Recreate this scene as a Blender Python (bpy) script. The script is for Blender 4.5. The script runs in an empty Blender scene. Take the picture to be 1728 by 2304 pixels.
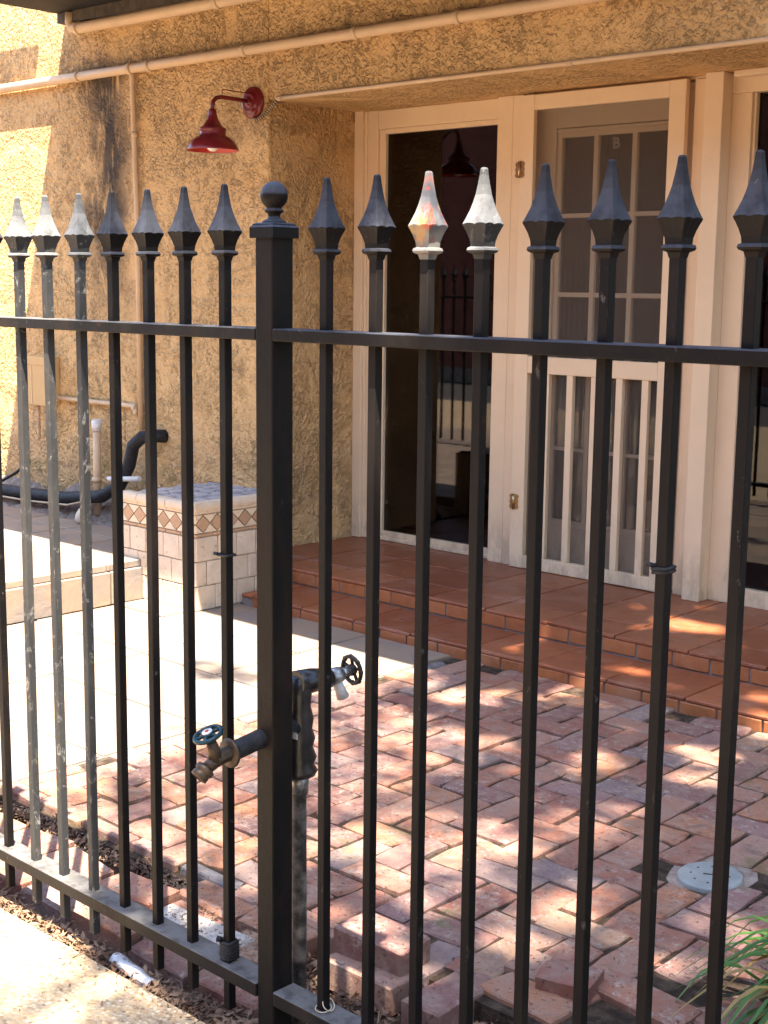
import bpy, math, random
from mathutils import Vector, Matrix, Euler
random.seed(11)
PI = math.pi
scene = bpy.context.scene
COL = scene.collection

# ------------------------------------------------------------------ camera
CAMZ = 1.38
F_PX, YAW, PITCH, ROLL = 3120.0, 0.7446, 0.1618, 0.0117
v = Vector((-math.sin(YAW), math.cos(YAW), 0)); r = Vector((math.cos(YAW), math.sin(YAW), 0)); u = Vector((0, 0, 1))
fw = v * math.cos(PITCH) - u * math.sin(PITCH)
up = v * math.sin(PITCH) + u * math.cos(PITCH)
r2 = r * math.cos(ROLL) + up * math.sin(ROLL)
u2 = -r * math.sin(ROLL) + up * math.cos(ROLL)
cam_data = bpy.data.cameras.new("camera")
cam = bpy.data.objects.new("camera", cam_data)
COL.objects.link(cam)
M = Matrix((r2, u2, -fw)).transposed().to_4x4()
M.translation = Vector((0, 0, CAMZ))
cam.matrix_world = M
cam_data.sensor_fit = 'VERTICAL'
cam_data.sensor_height = 24.0
cam_data.lens = F_PX / 2304.0 * 24.0
cam_data.clip_start = 0.05
cam_data.clip_end = 400
scene.camera = cam

# ------------------------------------------------------------------ light
SUN = Vector((0.29, -0.24, 1.0))            # towards the sun
Sn = SUN.normalized()
world = bpy.data.worlds.new("World")
scene.world = world
world.use_nodes = True
wn = world.node_tree.nodes; wl = world.node_tree.links
wn.clear()
wo = wn.new('ShaderNodeOutputWorld'); bg = wn.new('ShaderNodeBackground'); sky = wn.new('ShaderNodeTexSky')
sky.sky_type = 'NISHITA'; sky.sun_disc = False
sky.sun_elevation = math.asin(Sn.z)
sky.sun_rotation = math.atan2(Sn.x, Sn.y)
bg.inputs['Strength'].default_value = 0.14
wl.new(sky.outputs[0], bg.inputs[0]); wl.new(bg.outputs[0], wo.inputs[0])
sl = bpy.data.lights.new("sun", 'SUN'); sl.energy = 5.0; sl.angle = math.radians(0.53); sl.color = (1.0, 0.91, 0.78)
so = bpy.data.objects.new("sun", sl); COL.objects.link(so)
so.rotation_euler = Sn.to_track_quat('Z', 'Y').to_euler(); so.location = (3, -2, 9)
scene.view_settings.view_transform = 'Standard'
scene.view_settings.look = 'None'
scene.view_settings.gamma = 1.0
scene.view_settings.use_curve_mapping = False
scene.view_settings.exposure = 2.8
scene.cycles.max_bounces = 10
scene.cycles.diffuse_bounces = 6
scene.cycles.transparent_max_bounces = 16

# ------------------------------------------------------------------ materials
class NT:
    """tiny node helper"""
    def __init__(s, name):
        s.m = bpy.data.materials.new(name); s.m.use_nodes = True
        s.t = s.m.node_tree; s.t.nodes.clear()
        s.out = s.n('ShaderNodeOutputMaterial'); s.b = s.n('ShaderNodeBsdfPrincipled')
        s.l(s.b.outputs[0], s.out.inputs[0])
        s._pos = None; s._rnd = None
    def n(s, k, **kw):
        x = s.t.nodes.new(k)
        for a, b in kw.items(): setattr(x, a, b)
        return x
    def l(s, a, b): s.t.links.new(a, b)
    def put(s, sock, val):
        if hasattr(val, 'node'): s.l(val, sock)
        else: sock.default_value = val
    @property
    def pos(s):
        if s._pos is None: s._pos = s.n('ShaderNodeNewGeometry').outputs['Position']
        return s._pos
    @property
    def rnd(s):
        if s._rnd is None: s._rnd = s.n('ShaderNodeObjectInfo').outputs['Random']
        return s._rnd
    def scaled(s, vec, sc):
        x = s.n('ShaderNodeMapping'); x.inputs['Scale'].default_value = sc; s.l(vec, x.inputs['Vector']); return x.outputs[0]
    def noise(s, scale, detail=3, rough=0.5, dist=0.0, vec=None):
        x = s.n('ShaderNodeTexNoise'); x.inputs['Scale'].default_value = scale; x.inputs['Detail'].default_value = detail
        x.inputs['Roughness'].default_value = rough; x.inputs['Distortion'].default_value = dist
        s.l(vec if vec is not None else s.pos, x.inputs['Vector']); return x.outputs['Fac']
    def voro(s, scale, feat='F1', vec=None, rand=1.0):
        x = s.n('ShaderNodeTexVoronoi'); x.feature = feat; x.inputs['Scale'].default_value = scale
        x.inputs['Randomness'].default_value = rand
        s.l(vec if vec is not None else s.pos, x.inputs['Vector']); return x.outputs['Distance']
    def ramp(s, fac, stops, interp='LINEAR'):
        x = s.n('ShaderNodeValToRGB'); x.color_ramp.interpolation = interp
        e = x.color_ramp.elements
        while len(e) < len(stops): e.new(0.5)
        for i, (p, c) in enumerate(stops):
            e[i].position = p
            e[i].color = (c, c, c, 1) if isinstance(c, (int, float)) else (*c[:3], 1)
        s.put(x.inputs[0], fac); return x.outputs[0]
    def math(s, op, a, b=0.0, clamp=False):
        x = s.n('ShaderNodeMath', operation=op, use_clamp=clamp); s.put(x.inputs[0], a); s.put(x.inputs[1], b); return x.outputs[0]
    def mix(s, fac, a, b, blend='MIX'):
        x = s.n('ShaderNodeMix', data_type='RGBA', blend_type=blend)
        s.put(x.inputs[0], fac)
        for k, val in ((6, a), (7, b)):
            if isinstance(val, (tuple, list)): x.inputs[k].default_value = (*val[:3], 1)
            else: s.l(val, x.inputs[k])
        return x.outputs[2]
    def sep(s, vec=None):
        x = s.n('ShaderNodeSeparateXYZ'); s.l(vec if vec is not None else s.pos, x.inputs[0]); return x.outputs
    def rng(s, val, a, b, c=0.0, d=1.0):
        x = s.n('ShaderNodeMapRange'); x.interpolation_type = 'SMOOTHSTEP'
        s.put(x.inputs[0], val); x.inputs[1].default_value = a; x.inputs[2].default_value = b
        x.inputs[3].default_value = c; x.inputs[4].default_value = d; return x.outputs[0]
    def bump(s, h, dist=0.01, strength=1.0):
        x = s.n('ShaderNodeBump'); x.inputs['Strength'].default_value = strength; x.inputs['Distance'].default_value = dist
        s.l(h, x.inputs['Height']); s.l(x.outputs[0], s.b.inputs['Normal'])
    def fin(s, color, rough=0.6, spec=0.5, metal=0.0):
        s.put(s.b.inputs['Base Color'], (*color, 1) if isinstance(color, tuple) else color)
        s.put(s.b.inputs['Roughness'], rough)
        s.b.inputs['Specular IOR Level'].default_value = spec; s.b.inputs['Metallic'].default_value = metal
        return s.m

def m_stucco():
    k = NT('ochre_stucco')
    patch = k.noise(3.0, 4, 0.65, 0.8)
    warp = k.n('ShaderNodeTexNoise'); warp.inputs['Scale'].default_value = 30; warp.inputs['Detail'].default_value = 2; k.l(k.pos, warp.inputs['Vector'])
    wv = k.n('ShaderNodeVectorMath', operation='MULTIPLY_ADD'); k.l(warp.outputs['Color'], wv.inputs[0]); wv.inputs[1].default_value = (.035, .035, .035); k.l(k.pos, wv.inputs[2])
    vn = k.n('ShaderNodeTexVoronoi'); vn.feature = 'SMOOTH_F1'; vn.inputs['Scale'].default_value = 52; vn.inputs['Smoothness'].default_value = 0.55; k.l(wv.outputs[0], vn.inputs['Vector'])
    lump = k.rng(vn.outputs['Distance'], 0.62, 0.16)
    rough_ = k.noise(44, 5, 0.68, 0.8)
    big = k.noise(15, 3, 0.6, 0.6)
    amt = k.rng(patch, 0.36, 0.60, 0.30, 1.0)
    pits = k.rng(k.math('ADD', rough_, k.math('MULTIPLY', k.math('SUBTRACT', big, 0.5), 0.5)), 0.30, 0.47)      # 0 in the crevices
    h = k.math('ADD', k.math('MULTIPLY', lump, 0.35), k.math('MULTIPLY', rough_, 0.75))
    h = k.math('ADD', h, k.math('MULTIPLY', pits, 0.35))
    h = k.math('MULTIPLY', h, amt)
    h = k.math('ADD', h, k.math('MULTIPLY', k.noise(150, 2), 0.10))
    k.bump(h, 0.026, 1.0)
    x, y, z = k.sep()
    base = k.mix(k.noise(1.3, 4, 0.6), (0.61, 0.37, 0.155), (0.69, 0.435, 0.19))
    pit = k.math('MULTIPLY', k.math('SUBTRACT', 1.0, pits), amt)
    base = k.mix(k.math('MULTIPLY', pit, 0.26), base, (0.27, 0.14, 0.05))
    # dark run-off streak below the conduit, with ragged edges
    wob = k.math('MULTIPLY', k.math('SUBTRACT', k.noise(3.0, 3), 0.5), 0.5)
    xs = k.math('ABSOLUTE', k.math('ADD', k.math('ADD', x, 6.12), wob))
    streak = k.rng(xs, 0.02, 0.24, 1.0, 0.0)
    sv = k.noise(7, 5, 0.75, 0.4, vec=k.scaled(k.pos, (1.0, 1.0, 0.25)))
    fade = k.math('MULTIPLY', k.rng(z, 0.9, 1.8), k.rng(z, 2.56, 2.42))
    st = k.math('MULTIPLY', k.math('MULTIPLY', streak, k.rng(sv, 0.34, 0.52)), fade)
    spots = k.rng(k.noise(26, 4, 0.7), 0.60, 0.72)
    st = k.math('MAXIMUM', st, k.math('MULTIPLY', k.math('MULTIPLY', streak, spots), 0.9))
    base = k.mix(k.math('MULTIPLY', st, 0.95), base, (0.045, 0.032, 0.022))
    # grime above the lower conduit and greenish algae low on the wall
    gr = k.math('MULTIPLY', k.rng(k.math('ABSOLUTE', k.math('SUBTRACT', z, 2.50)), 0.0, 0.12, 1.0, 0.0), k.rng(k.noise(9, 4, 0.7), 0.45, 0.7))
    base = k.mix(k.math('MULTIPLY', gr, 0.55), base, (0.10, 0.06, 0.03))
    al = k.math('MULTIPLY', k.math('MULTIPLY', k.rng(k.noise(4.5, 4, 0.65), 0.52, 0.68), k.rng(z, 0.95, 0.6)), k.rng(x, -5.4, -5.9))
    base = k.mix(k.math('MULTIPLY', al, 0.6), base, (0.23, 0.20, 0.04))
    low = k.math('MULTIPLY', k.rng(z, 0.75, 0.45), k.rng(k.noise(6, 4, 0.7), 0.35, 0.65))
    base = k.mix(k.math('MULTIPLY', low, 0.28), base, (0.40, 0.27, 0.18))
    return k.fin(base, 0.78, 0.3)

def m_iron(name='black_iron_paint', dust=0.27, tint=(0.0065, 0.0055, 0.0056), chips=0.3, top_lit_dust=(0.046, 0.047, 0.056), dustcol=(0.040, 0.027, 0.017)):
    k = NT(name)
    off = k.n('ShaderNodeVectorMath', operation='ADD'); k.l(k.pos, off.inputs[0])
    cmb = k.n('ShaderNodeCombineXYZ'); k.l(k.math('MULTIPLY', k.rnd, 37.0), cmb.inputs[0]); k.l(cmb.outputs[0], off.inputs[1])
    p = off.outputs[0]
    d = k.rng(k.noise(9, 5, 0.65, 0.5, vec=k.scaled(p, (1, 1, 0.35))), 0.42, 0.75)
    c = k.mix(k.math('MULTIPLY', d, dust), tint, dustcol)
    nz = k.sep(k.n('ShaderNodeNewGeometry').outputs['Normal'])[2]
    up_mask = k.math('MULTIPLY', k.rng(nz, 0.0, 0.22), k.rng(k.noise(30, 4, 0.65, vec=p), 0.25, 0.6, 0.35, 1.0))
    c = k.mix(up_mask, c, top_lit_dust)  # upward faces paler: settled dust plus light painted into the colour
    ch = k.rng(k.noise(70, 4, 0.7, 0.8, vec=k.scaled(p, (1, 1, 0.5))), 0.63, 0.71)
    ch = k.math('MULTIPLY', ch, k.rng(k.noise(5, 2, vec=p), 0.42, 0.62))
    if chips > 0.5:
        c2 = k.rng(k.noise(48, 5, 0.75, 0.6, vec=k.scaled(p, (1, 1, 0.6))), 0.55, 0.66)
        ch = k.math('MAXIMUM', ch, k.math('MULTIPLY', c2, k.rng(k.noise(6, 3, vec=p), 0.40, 0.58)))
    c = k.mix(k.math('MULTIPLY', ch, chips), c, (0.22, 0.205, 0.185))
    rust = k.rng(k.noise(14, 4, 0.7, vec=p), 0.64, 0.78)
    c = k.mix(k.math('MULTIPLY', rust, 0.4), c, (0.075, 0.03, 0.013))
    k.bump(k.math('ADD', k.noise(60, 3, 0.6, vec=p), k.math('MULTIPLY', ch, -0.6)), 0.0009, 0.9)
    return k.fin(c, k.rng(d, 0, 1, 0.5, 0.7), 0.13)

def m_spear_stained():
    k = NT('paint_stained_iron')
    c = k.mix(k.rng(k.noise(20, 4, 0.6), 0.35, 0.65), (0.075, 0.075, 0.08), (0.20, 0.185, 0.16))
    z = k.sep()[2]
    a = k.math('MULTIPLY', k.rng(k.noise(26, 4, 0.65, 0.6), 0.50, 0.60), k.rng(z, 1.44, 1.46))
    c = k.mix(k.math('MULTIPLY', a, 0.85), c, (0.36, 0.055, 0.025))
    b = k.math('MULTIPLY', k.rng(k.noise(31, 3, 0.6, 0.4, vec=k.scaled(k.pos, (1.2, 1, 1))), 0.55, 0.64), k.rng(z, 1.52, 1.48))
    c = k.mix(k.math('MULTIPLY', b, 0.7), c, (0.36, 0.19, 0.045))
    return k.fin(c, 0.42, 0.5)

def m_paint(name, col, rough=0.45, grime=0.25, bump=0.0006, spec=0.4):
    k = NT(name)
    n = k.noise(5, 5, 0.65)
    c = k.mix(k.math('MULTIPLY', k.rng(n, 0.4, 0.75), grime), col, tuple(x * 0.62 for x in col))
    gz = k.math('MULTIPLY', k.rng(k.sep()[2], 0.42, 0.13), k.rng(k.noise(14, 5, 0.7, vec=k.scaled(k.pos, (1, 1, 0.4))), 0.40, 0.66))
    c = k.mix(k.math('MULTIPLY', gz, 0.55), c, tuple(x * 0.38 for x in col))
    sp = k.rng(k.noise(90, 3, 0.6), 0.70, 0.76)
    c = k.mix(k.math('MULTIPLY', sp, grime * 0.8), c, tuple(x * 0.35 for x in col))
    k.bump(k.noise(140, 3, 0.5), bump, 0.8)
    return k.fin(c, rough, spec)

def m_brick():
    k = NT('old_red_brick')
    base = k.ramp(k.rnd, [(0.0, (0.27, 0.115, 0.075)), (0.14, (0.23, 0.095, 0.068)), (0.28, (0.31, 0.155, 0.105)),
                          (0.42, (0.205, 0.10, 0.082)), (0.55, (0.33, 0.145, 0.078)), (0.66, (0.24, 0.13, 0.112)),
                          (0.78, (0.31, 0.17, 0.12)), (0.85, (0.27, 0.16, 0.105)), (0.88, (0.21, 0.15, 0.135)), (0.92, (0.19, 0.13, 0.12)), (0.97, (0.13, 0.13, 0.14))], 'CONSTANT')
    n = k.noise(15, 6, 0.7, 0.3)
    c = k.mix(k.rng(n, 0.38, 0.66, 0.0, 0.65), base, (0.27, 0.185, 0.14))
    dk = k.rng(k.noise(9, 5, 0.7, 0.8), 0.52, 0.70)
    c = k.mix(k.math('MULTIPLY', dk, 0.5), c, (0.10, 0.055, 0.045))
    du = k.math('MULTIPLY', k.rng(k.noise(42, 6, 0.75, 0.6), 0.52, 0.64), k.rng(k.noise(4.5, 3), 0.40, 0.58))
    c = k.mix(k.math('MULTIPLY', du, 0.6), c, (0.38, 0.32, 0.275))
    pk = k.rng(k.noise(95, 4, 0.7), 0.61, 0.67)
    c = k.mix(k.math('MULTIPLY', pk, 0.65), c, (0.065, 0.035, 0.027))
    geo = k.n('ShaderNodeNewGeometry')
    mo = k.math('MULTIPLY', k.rng(k.noise(2.9, 4, 0.6), 0.60, 0.69), k.rng(k.noise(18, 3), 0.42, 0.6))
    c = k.mix(k.math('MULTIPLY', mo, 0.55), c, (0.10, 0.105, 0.035))
    k.bump(k.math('ADD', k.noise(34, 7, 0.75, 0.3), k.math('MULTIPLY', pk, -0.5)), 0.006, 1.0)
    return k.fin(c, 0.85, 0.2)

def m_terracotta(name, a, b):
    k = NT(name)
    t = k.mix(k.rnd, a, b)
    c = k.mix(k.rng(k.noise(16, 5, 0.65, 0.4), 0.42, 0.75, 0.0, 0.55), t, tuple(x * 0.55 for x in a))
    c = k.mix(k.math('MULTIPLY', k.rng(k.noise(5, 4, 0.6), 0.5, 0.75), 0.35), c, (0.40, 0.22, 0.15))
    sm = k.math('MULTIPLY', k.rng(k.noise(11, 5, 0.7, 0.6), 0.55, 0.68), k.rng(k.noise(60, 4, 0.7), 0.45, 0.6))
    c = k.mix(k.math('MULTIPLY', sm, 0.4), c, (0.40, 0.28, 0.22))
    sc = k.rng(k.noise(80, 3, 0.6), 0.66, 0.72)
    c = k.mix(k.math('MULTIPLY', sc, 0.5), c, (0.12, 0.05, 0.03))
    k.bump(k.noise(28, 4, 0.6), 0.0022, 0.7)
    return k.fin(c, 0.42, 0.45)

def m_slate():
    k = NT('tan_slate_tile')
    t = k.mix(k.rnd, (0.20, 0.148, 0.108), (0.27, 0.20, 0.145))
    c = k.mix(k.rng(k.noise(4.5, 5, 0.6, 0.8), 0.40, 0.7), t, (0.17, 0.145, 0.13))
    c = k.mix(k.math('MULTIPLY', k.rng(k.noise(3, 4, 0.6, 1.0), 0.55, 0.75), 0.6), c, (0.30, 0.185, 0.11))
    k.bump(k.noise(11, 6, 0.6, 0.7), 0.006, 0.8)
    return k.fin(c, 0.6, 0.4)

def m_travertine(name, a, b, pits=0.8):
    k = NT(name)
    t = k.mix(k.rnd, a, b)
    c = k.mix(k.rng(k.noise(14, 4, 0.6), 0.4, 0.7, 0.0, 0.45), t, tuple(x * 0.75 for x in a))
    p = k.rng(k.noise(58, 3, 0.6, 0.7), 0.63, 0.70)
    c = k.mix(k.math('MULTIPLY', p, 0.6), c, tuple(x * 0.4 for x in a))
    k.bump(k.math('ADD', k.math('MULTIPLY', p, -1.0), k.math('MULTIPLY', k.noise(30, 4), 0.5)), 0.004, pits)
    return k.fin(c, 0.65, 0.3)

def m_plain(name, a, b, scale=12, rough=0.7, bump=0.003, bscale=60, spec=0.3, metal=0.0):
    k = NT(name)
    c = k.mix(k.rng(k.noise(scale, 5, 0.65), 0.35, 0.7), a, b)
    if bump: k.bump(k.noise(bscale, 5, 0.65), bump, 0.8)
    return k.fin(c, rough, spec, metal)

def m_aggregate():
    k = NT('exposed_aggregate')
    vo = k.n('ShaderNodeTexVoronoi'); vo.inputs['Scale'].default_value = 105; k.l(k.pos, vo.inputs['Vector'])
    hue = k.n('ShaderNodeSeparateColor'); k.l(vo.outputs['Color'], hue.inputs[0])
    st = k.ramp(hue.outputs[0], [(0, (0.36, 0.24, 0.12)), (0.3, (0.46, 0.36, 0.23)), (0.55, (0.27, 0.18, 0.10)), (0.75, (0.50, 0.42, 0.31)), (0.9, (0.20, 0.13, 0.08))], 'CONSTANT')
    edge = k.rng(vo.outputs['Distance'], 0.30, 0.62)
    c = k.mix(edge, st, (0.33, 0.25, 0.16))
    c = k.mix(k.math('MULTIPLY', k.rng(k.noise(5, 4, 0.65), 0.45, 0.7), 0.5), c, (0.24, 0.17, 0.10))
    k.bump(k.math('SUBTRACT', 1.0, vo.outputs['Distance']), 0.004, 0.9)
    return k.fin(c, 0.7, 0.35)

def m_glass(name='window_glass', tint=(0.75, 0.72, 0.68)):
    k = NT(name)
    k.t.nodes.remove(k.b)
    g = k.n('ShaderNodeBsdfGlossy'); g.inputs['Roughness'].default_value = 0.012; g.inputs['Color'].default_value = (0.95, 0.95, 0.95, 1)
    t = k.n('ShaderNodeBsdfTransparent'); t.inputs['Color'].default_value = (*tint, 1)
    fr = k.n('ShaderNodeFresnel'); fr.inputs['IOR'].default_value = 1.55
    bm = k.n('ShaderNodeBump'); bm.inputs['Strength'].default_value = 0.05; bm.inputs['Distance'].default_value = 0.004
    k.l(k.noise(2.5, 1), bm.inputs['Height']); k.l(bm.outputs[0], g.inputs['Normal'])
    mx = k.n('ShaderNodeMixShader'); k.l(k.math('MULTIPLY', fr.outputs[0], 0.75), mx.inputs[0])
    k.l(t.outputs[0], mx.inputs[1]); k.l(g.outputs[0], mx.inputs[2]); k.l(mx.outputs[0], k.out.inputs[0])
    return k.m

def m_screen():
    k = NT('insect_screen_mesh')
    k.b.inputs['Base Color'].default_value = (0.12, 0.095, 0.07, 1); k.b.inputs['Roughness'].default_value = 0.7
    t = k.n('ShaderNodeBsdfTransparent')
    mx = k.n('ShaderNodeMixShader'); mx.inputs[0].default_value = 0.26
    k.l(t.outputs[0], mx.inputs[1]); k.l(k.b.outputs[0], mx.inputs[2]); k.l(mx.outputs[0], k.out.inputs[0])
    return k.m

def m_leaf(name, a, b, trans=0.25, rough=0.45):
    k = NT(name)
    c = k.mix(k.rng(k.noise(7, 2), 0.35, 0.65), a, b)
    k.fin(c, rough, 0.4)
    if trans:
        tr = k.n('ShaderNodeBsdfTranslucent'); k.l(c, tr.inputs[0])
        mx = k.n('ShaderNodeMixShader'); mx.inputs[0].default_value = trans
        k.l(k.b.outputs[0], mx.inputs[1]); k.l(tr.outputs[0], mx.inputs[2]); k.l(mx.outputs[0], k.out.inputs[0])
    return k.m

def m_facade():
    k = NT('red_brick_facade')
    br = k.n('ShaderNodeTexBrick'); br.inputs['Scale'].default_value = 4.0
    br.inputs['Color1'].default_value = (0.20, 0.05, 0.03, 1); br.inputs['Color2'].default_value = (0.26, 0.075, 0.045, 1); br.inputs['Mortar'].default_value = (0.25, 0.17, 0.13, 1)
    br.inputs['Mortar Size'].default_value = 0.012
    k.l(k.scaled(k.pos, (1, 1, 1)), br.inputs['Vector'])
    cm = k.n('ShaderNodeCombineXYZ'); sx = k.sep(); k.l(sx[0], cm.inputs[0]); k.l(sx[2], cm.inputs[1]); k.l(cm.outputs[0], br.inputs['Vector'])
    return k.fin(br.outputs['Color'], 0.8, 0.2)

MT = {
 'stucco': m_stucco(), 'iron': m_iron(), 'iron_post': m_iron('black_iron_post_paint', 0.5, (0.0065, 0.0055, 0.0052), 0.15, dustcol=(0.036, 0.021, 0.013)),
 'iron_lit_worn': m_iron('sunlit_worn_iron_paint', 1.0, (0.034, 0.034, 0.034), 0.9, (0.165, 0.165, 0.16), (0.06, 0.056, 0.05)),  # paler copy for sunlit pickets: sunlight painted in, chips are real wear
 'iron_rail': m_iron('dusty_iron_rail_paint', 0.7, (0.011, 0.010, 0.010), 0.25, (0.12, 0.112, 0.105)), 'spear_stained': m_spear_stained(),
 'cream': m_paint('cream_frame_paint', (0.75, 0.56, 0.355), 0.42, 0.16),
 'cream_in': m_paint('inner_door_paint', (0.70, 0.53, 0.35), 0.45, 0.15),
 'pipe': m_paint('painted_conduit', (0.62, 0.43, 0.25), 0.5, 0.45),
 'box': m_paint('painted_metal_box', (0.53, 0.335, 0.14), 0.5, 0.3),
 'brick': m_brick(), 'terra': m_terracotta('terracotta_tile', (0.20, 0.057, 0.023), (0.30, 0.095, 0.038)),
 'riser': m_terracotta('terracotta_riser_tile', (0.31, 0.098, 0.034), (0.37, 0.132, 0.048)),
 'grout': m_plain('grey_grout', (0.19, 0.155, 0.14), (0.26, 0.21, 0.185), 30),
 'slate': m_slate(), 'slate_grout': m_plain('floor_grout', (0.17, 0.135, 0.10), (0.23, 0.18, 0.14), 30),
 'trav': m_travertine('tumbled_travertine', (0.56, 0.44, 0.32), (0.64, 0.52, 0.39)),
 'trav_trim': m_travertine('polished_travertine_trim', (0.58, 0.45, 0.31), (0.64, 0.50, 0.36), 0.3),
 'trav_cream': m_travertine('cream_marble', (0.64, 0.50, 0.34), (0.68, 0.54, 0.37), 0.2),
 'trav_brown': m_travertine('brown_marble', (0.40, 0.245, 0.14), (0.48, 0.30, 0.175), 0.3),
 'trav_grout': m_plain('cream_grout', (0.46, 0.36, 0.25), (0.54, 0.43, 0.31), 30),
 'mosaic': m_plain('grey_slate_chip', (0.30, 0.275, 0.275), (0.42, 0.385, 0.375), 9, 0.6, 0.003),
 'red': m_plain('red_enamel', (0.17, 0.012, 0.012), (0.22, 0.02, 0.018), 8, 0.22, 0.0, spec=0.5),
 'red_in': m_plain('red_enamel_inside', (0.42, 0.03, 0.02), (0.48, 0.04, 0.025), 8, 0.3, 0.0, spec=0.5),
 'bulb': m_plain('frosted_bulb_glass', (0.80, 0.76, 0.68), (0.82, 0.78, 0.70), 8, 0.15, 0.0, spec=0.5),
 'brass': m_plain('worn_brass', (0.42, 0.29, 0.15), (0.55, 0.40, 0.22), 60, 0.28, 0.0, metal=1.0),
 'bronze': m_plain('dark_bronze', (0.06, 0.042, 0.03), (0.12, 0.08, 0.05), 50, 0.45, 0.001, metal=0.5),
 'teal': m_plain('teal_enamel', (0.006, 0.026, 0.034), (0.01, 0.042, 0.05), 60, 0.35, 0.0004),
 'blackcast': m_plain('black_cast_iron', (0.014, 0.013, 0.014), (0.035, 0.03, 0.028), 70, 0.4, 0.0008),
 'silver': m_plain('galvanised_metal', (0.16, 0.155, 0.15), (0.50, 0.49, 0.47), 70, 0.4, 0.001, metal=0.7),
 'rubber': m_plain('black_foam_insulation', (0.012, 0.011, 0.012), (0.03, 0.028, 0.03), 40, 0.65, 0.002, 120),
 'tape': m_plain('black_plastic_tape', (0.012, 0.011, 0.011), (0.028, 0.025, 0.025), 30, 0.3, 0.002, 40, 0.5),
 'darkpipe': m_plain('blackened_pipe', (0.02, 0.018, 0.016), (0.16, 0.14, 0.12), 28, 0.55, 0.002, 50),
 'white': m_plain('white_plastic', (0.66, 0.62, 0.57), (0.72, 0.68, 0.62), 20, 0.4, 0.0005),
 'paper': m_plain('weathered_white_plastic', (0.42, 0.42, 0.44), (0.62, 0.58, 0.54), 25, 0.3, 0.001),
 'disc': m_plain('pale_blue_green_cover', (0.21, 0.222, 0.205), (0.28, 0.285, 0.265), 12, 0.5, 0.0006),
 'agg': m_aggregate(), 'soil': m_plain('dark_soil', (0.045, 0.028, 0.018), (0.11, 0.07, 0.045), 25, 0.95, 0.02, 45, 0.1),
 'sand': m_plain('joint_dirt', (0.03, 0.02, 0.014), (0.085, 0.058, 0.04), 30, 0.95, 0.012, 70, 0.1),
 'rubble': m_plain('rough_mortar', (0.20, 0.15, 0.12), (0.34, 0.27, 0.22), 18, 0.95, 0.03, 28, 0.1),
 'mortar': m_plain('pale_rough_mortar', (0.30, 0.26, 0.22), (0.46, 0.41, 0.36), 18, 0.95, 0.012, 50, 0.1),
 'litter': m_leaf('dry_brown_leaf', (0.10, 0.05, 0.028), (0.26, 0.155, 0.09), 0.1, 0.7),
 'green': m_leaf('strap_leaf_green', (0.05, 0.12, 0.022), (0.10, 0.21, 0.04), 0.3),
 'yellow': m_leaf('strap_leaf_yellowing', (0.30, 0.21, 0.05), (0.42, 0.26, 0.09), 0.3),
 'tree': m_leaf('tree_leaf', (0.035, 0.075, 0.02), (0.07, 0.12, 0.03), 0.15),
 'bark': m_plain('grey_bark', (0.07, 0.05, 0.035), (0.15, 0.11, 0.08), 20, 0.9, 0.02, 30),
 'glass': m_glass(), 'glass_dark': m_glass('dark_window_glass', (0.30, 0.27, 0.25)), 'screen': m_screen(),
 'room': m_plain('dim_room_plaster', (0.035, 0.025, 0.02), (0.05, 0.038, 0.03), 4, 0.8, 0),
 'curtain': m_plain('sheer_curtain', (0.12, 0.10, 0.085), (0.17, 0.14, 0.12), 20, 0.9, 0),
 'wood': m_plain('weathered_soffit_wood', (0.05, 0.038, 0.025), (0.10, 0.075, 0.05), 20, 0.75, 0.002),
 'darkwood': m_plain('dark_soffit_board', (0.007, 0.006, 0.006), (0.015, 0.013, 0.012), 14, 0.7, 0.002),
 'facade': m_facade(), 'asphalt': m_plain('asphalt', (0.045, 0.043, 0.042), (0.065, 0.062, 0.06), 20, 0.85, 0.004, 200),
 'wire': m_plain('pale_wire', (0.45, 0.36, 0.24), (0.55, 0.45, 0.32), 30, 0.4, 0),
 'etch': m_plain('pale_etched_mark', (0.30, 0.26, 0.22), (0.36, 0.32, 0.28), 30, 0.6, 0),
}

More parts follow.
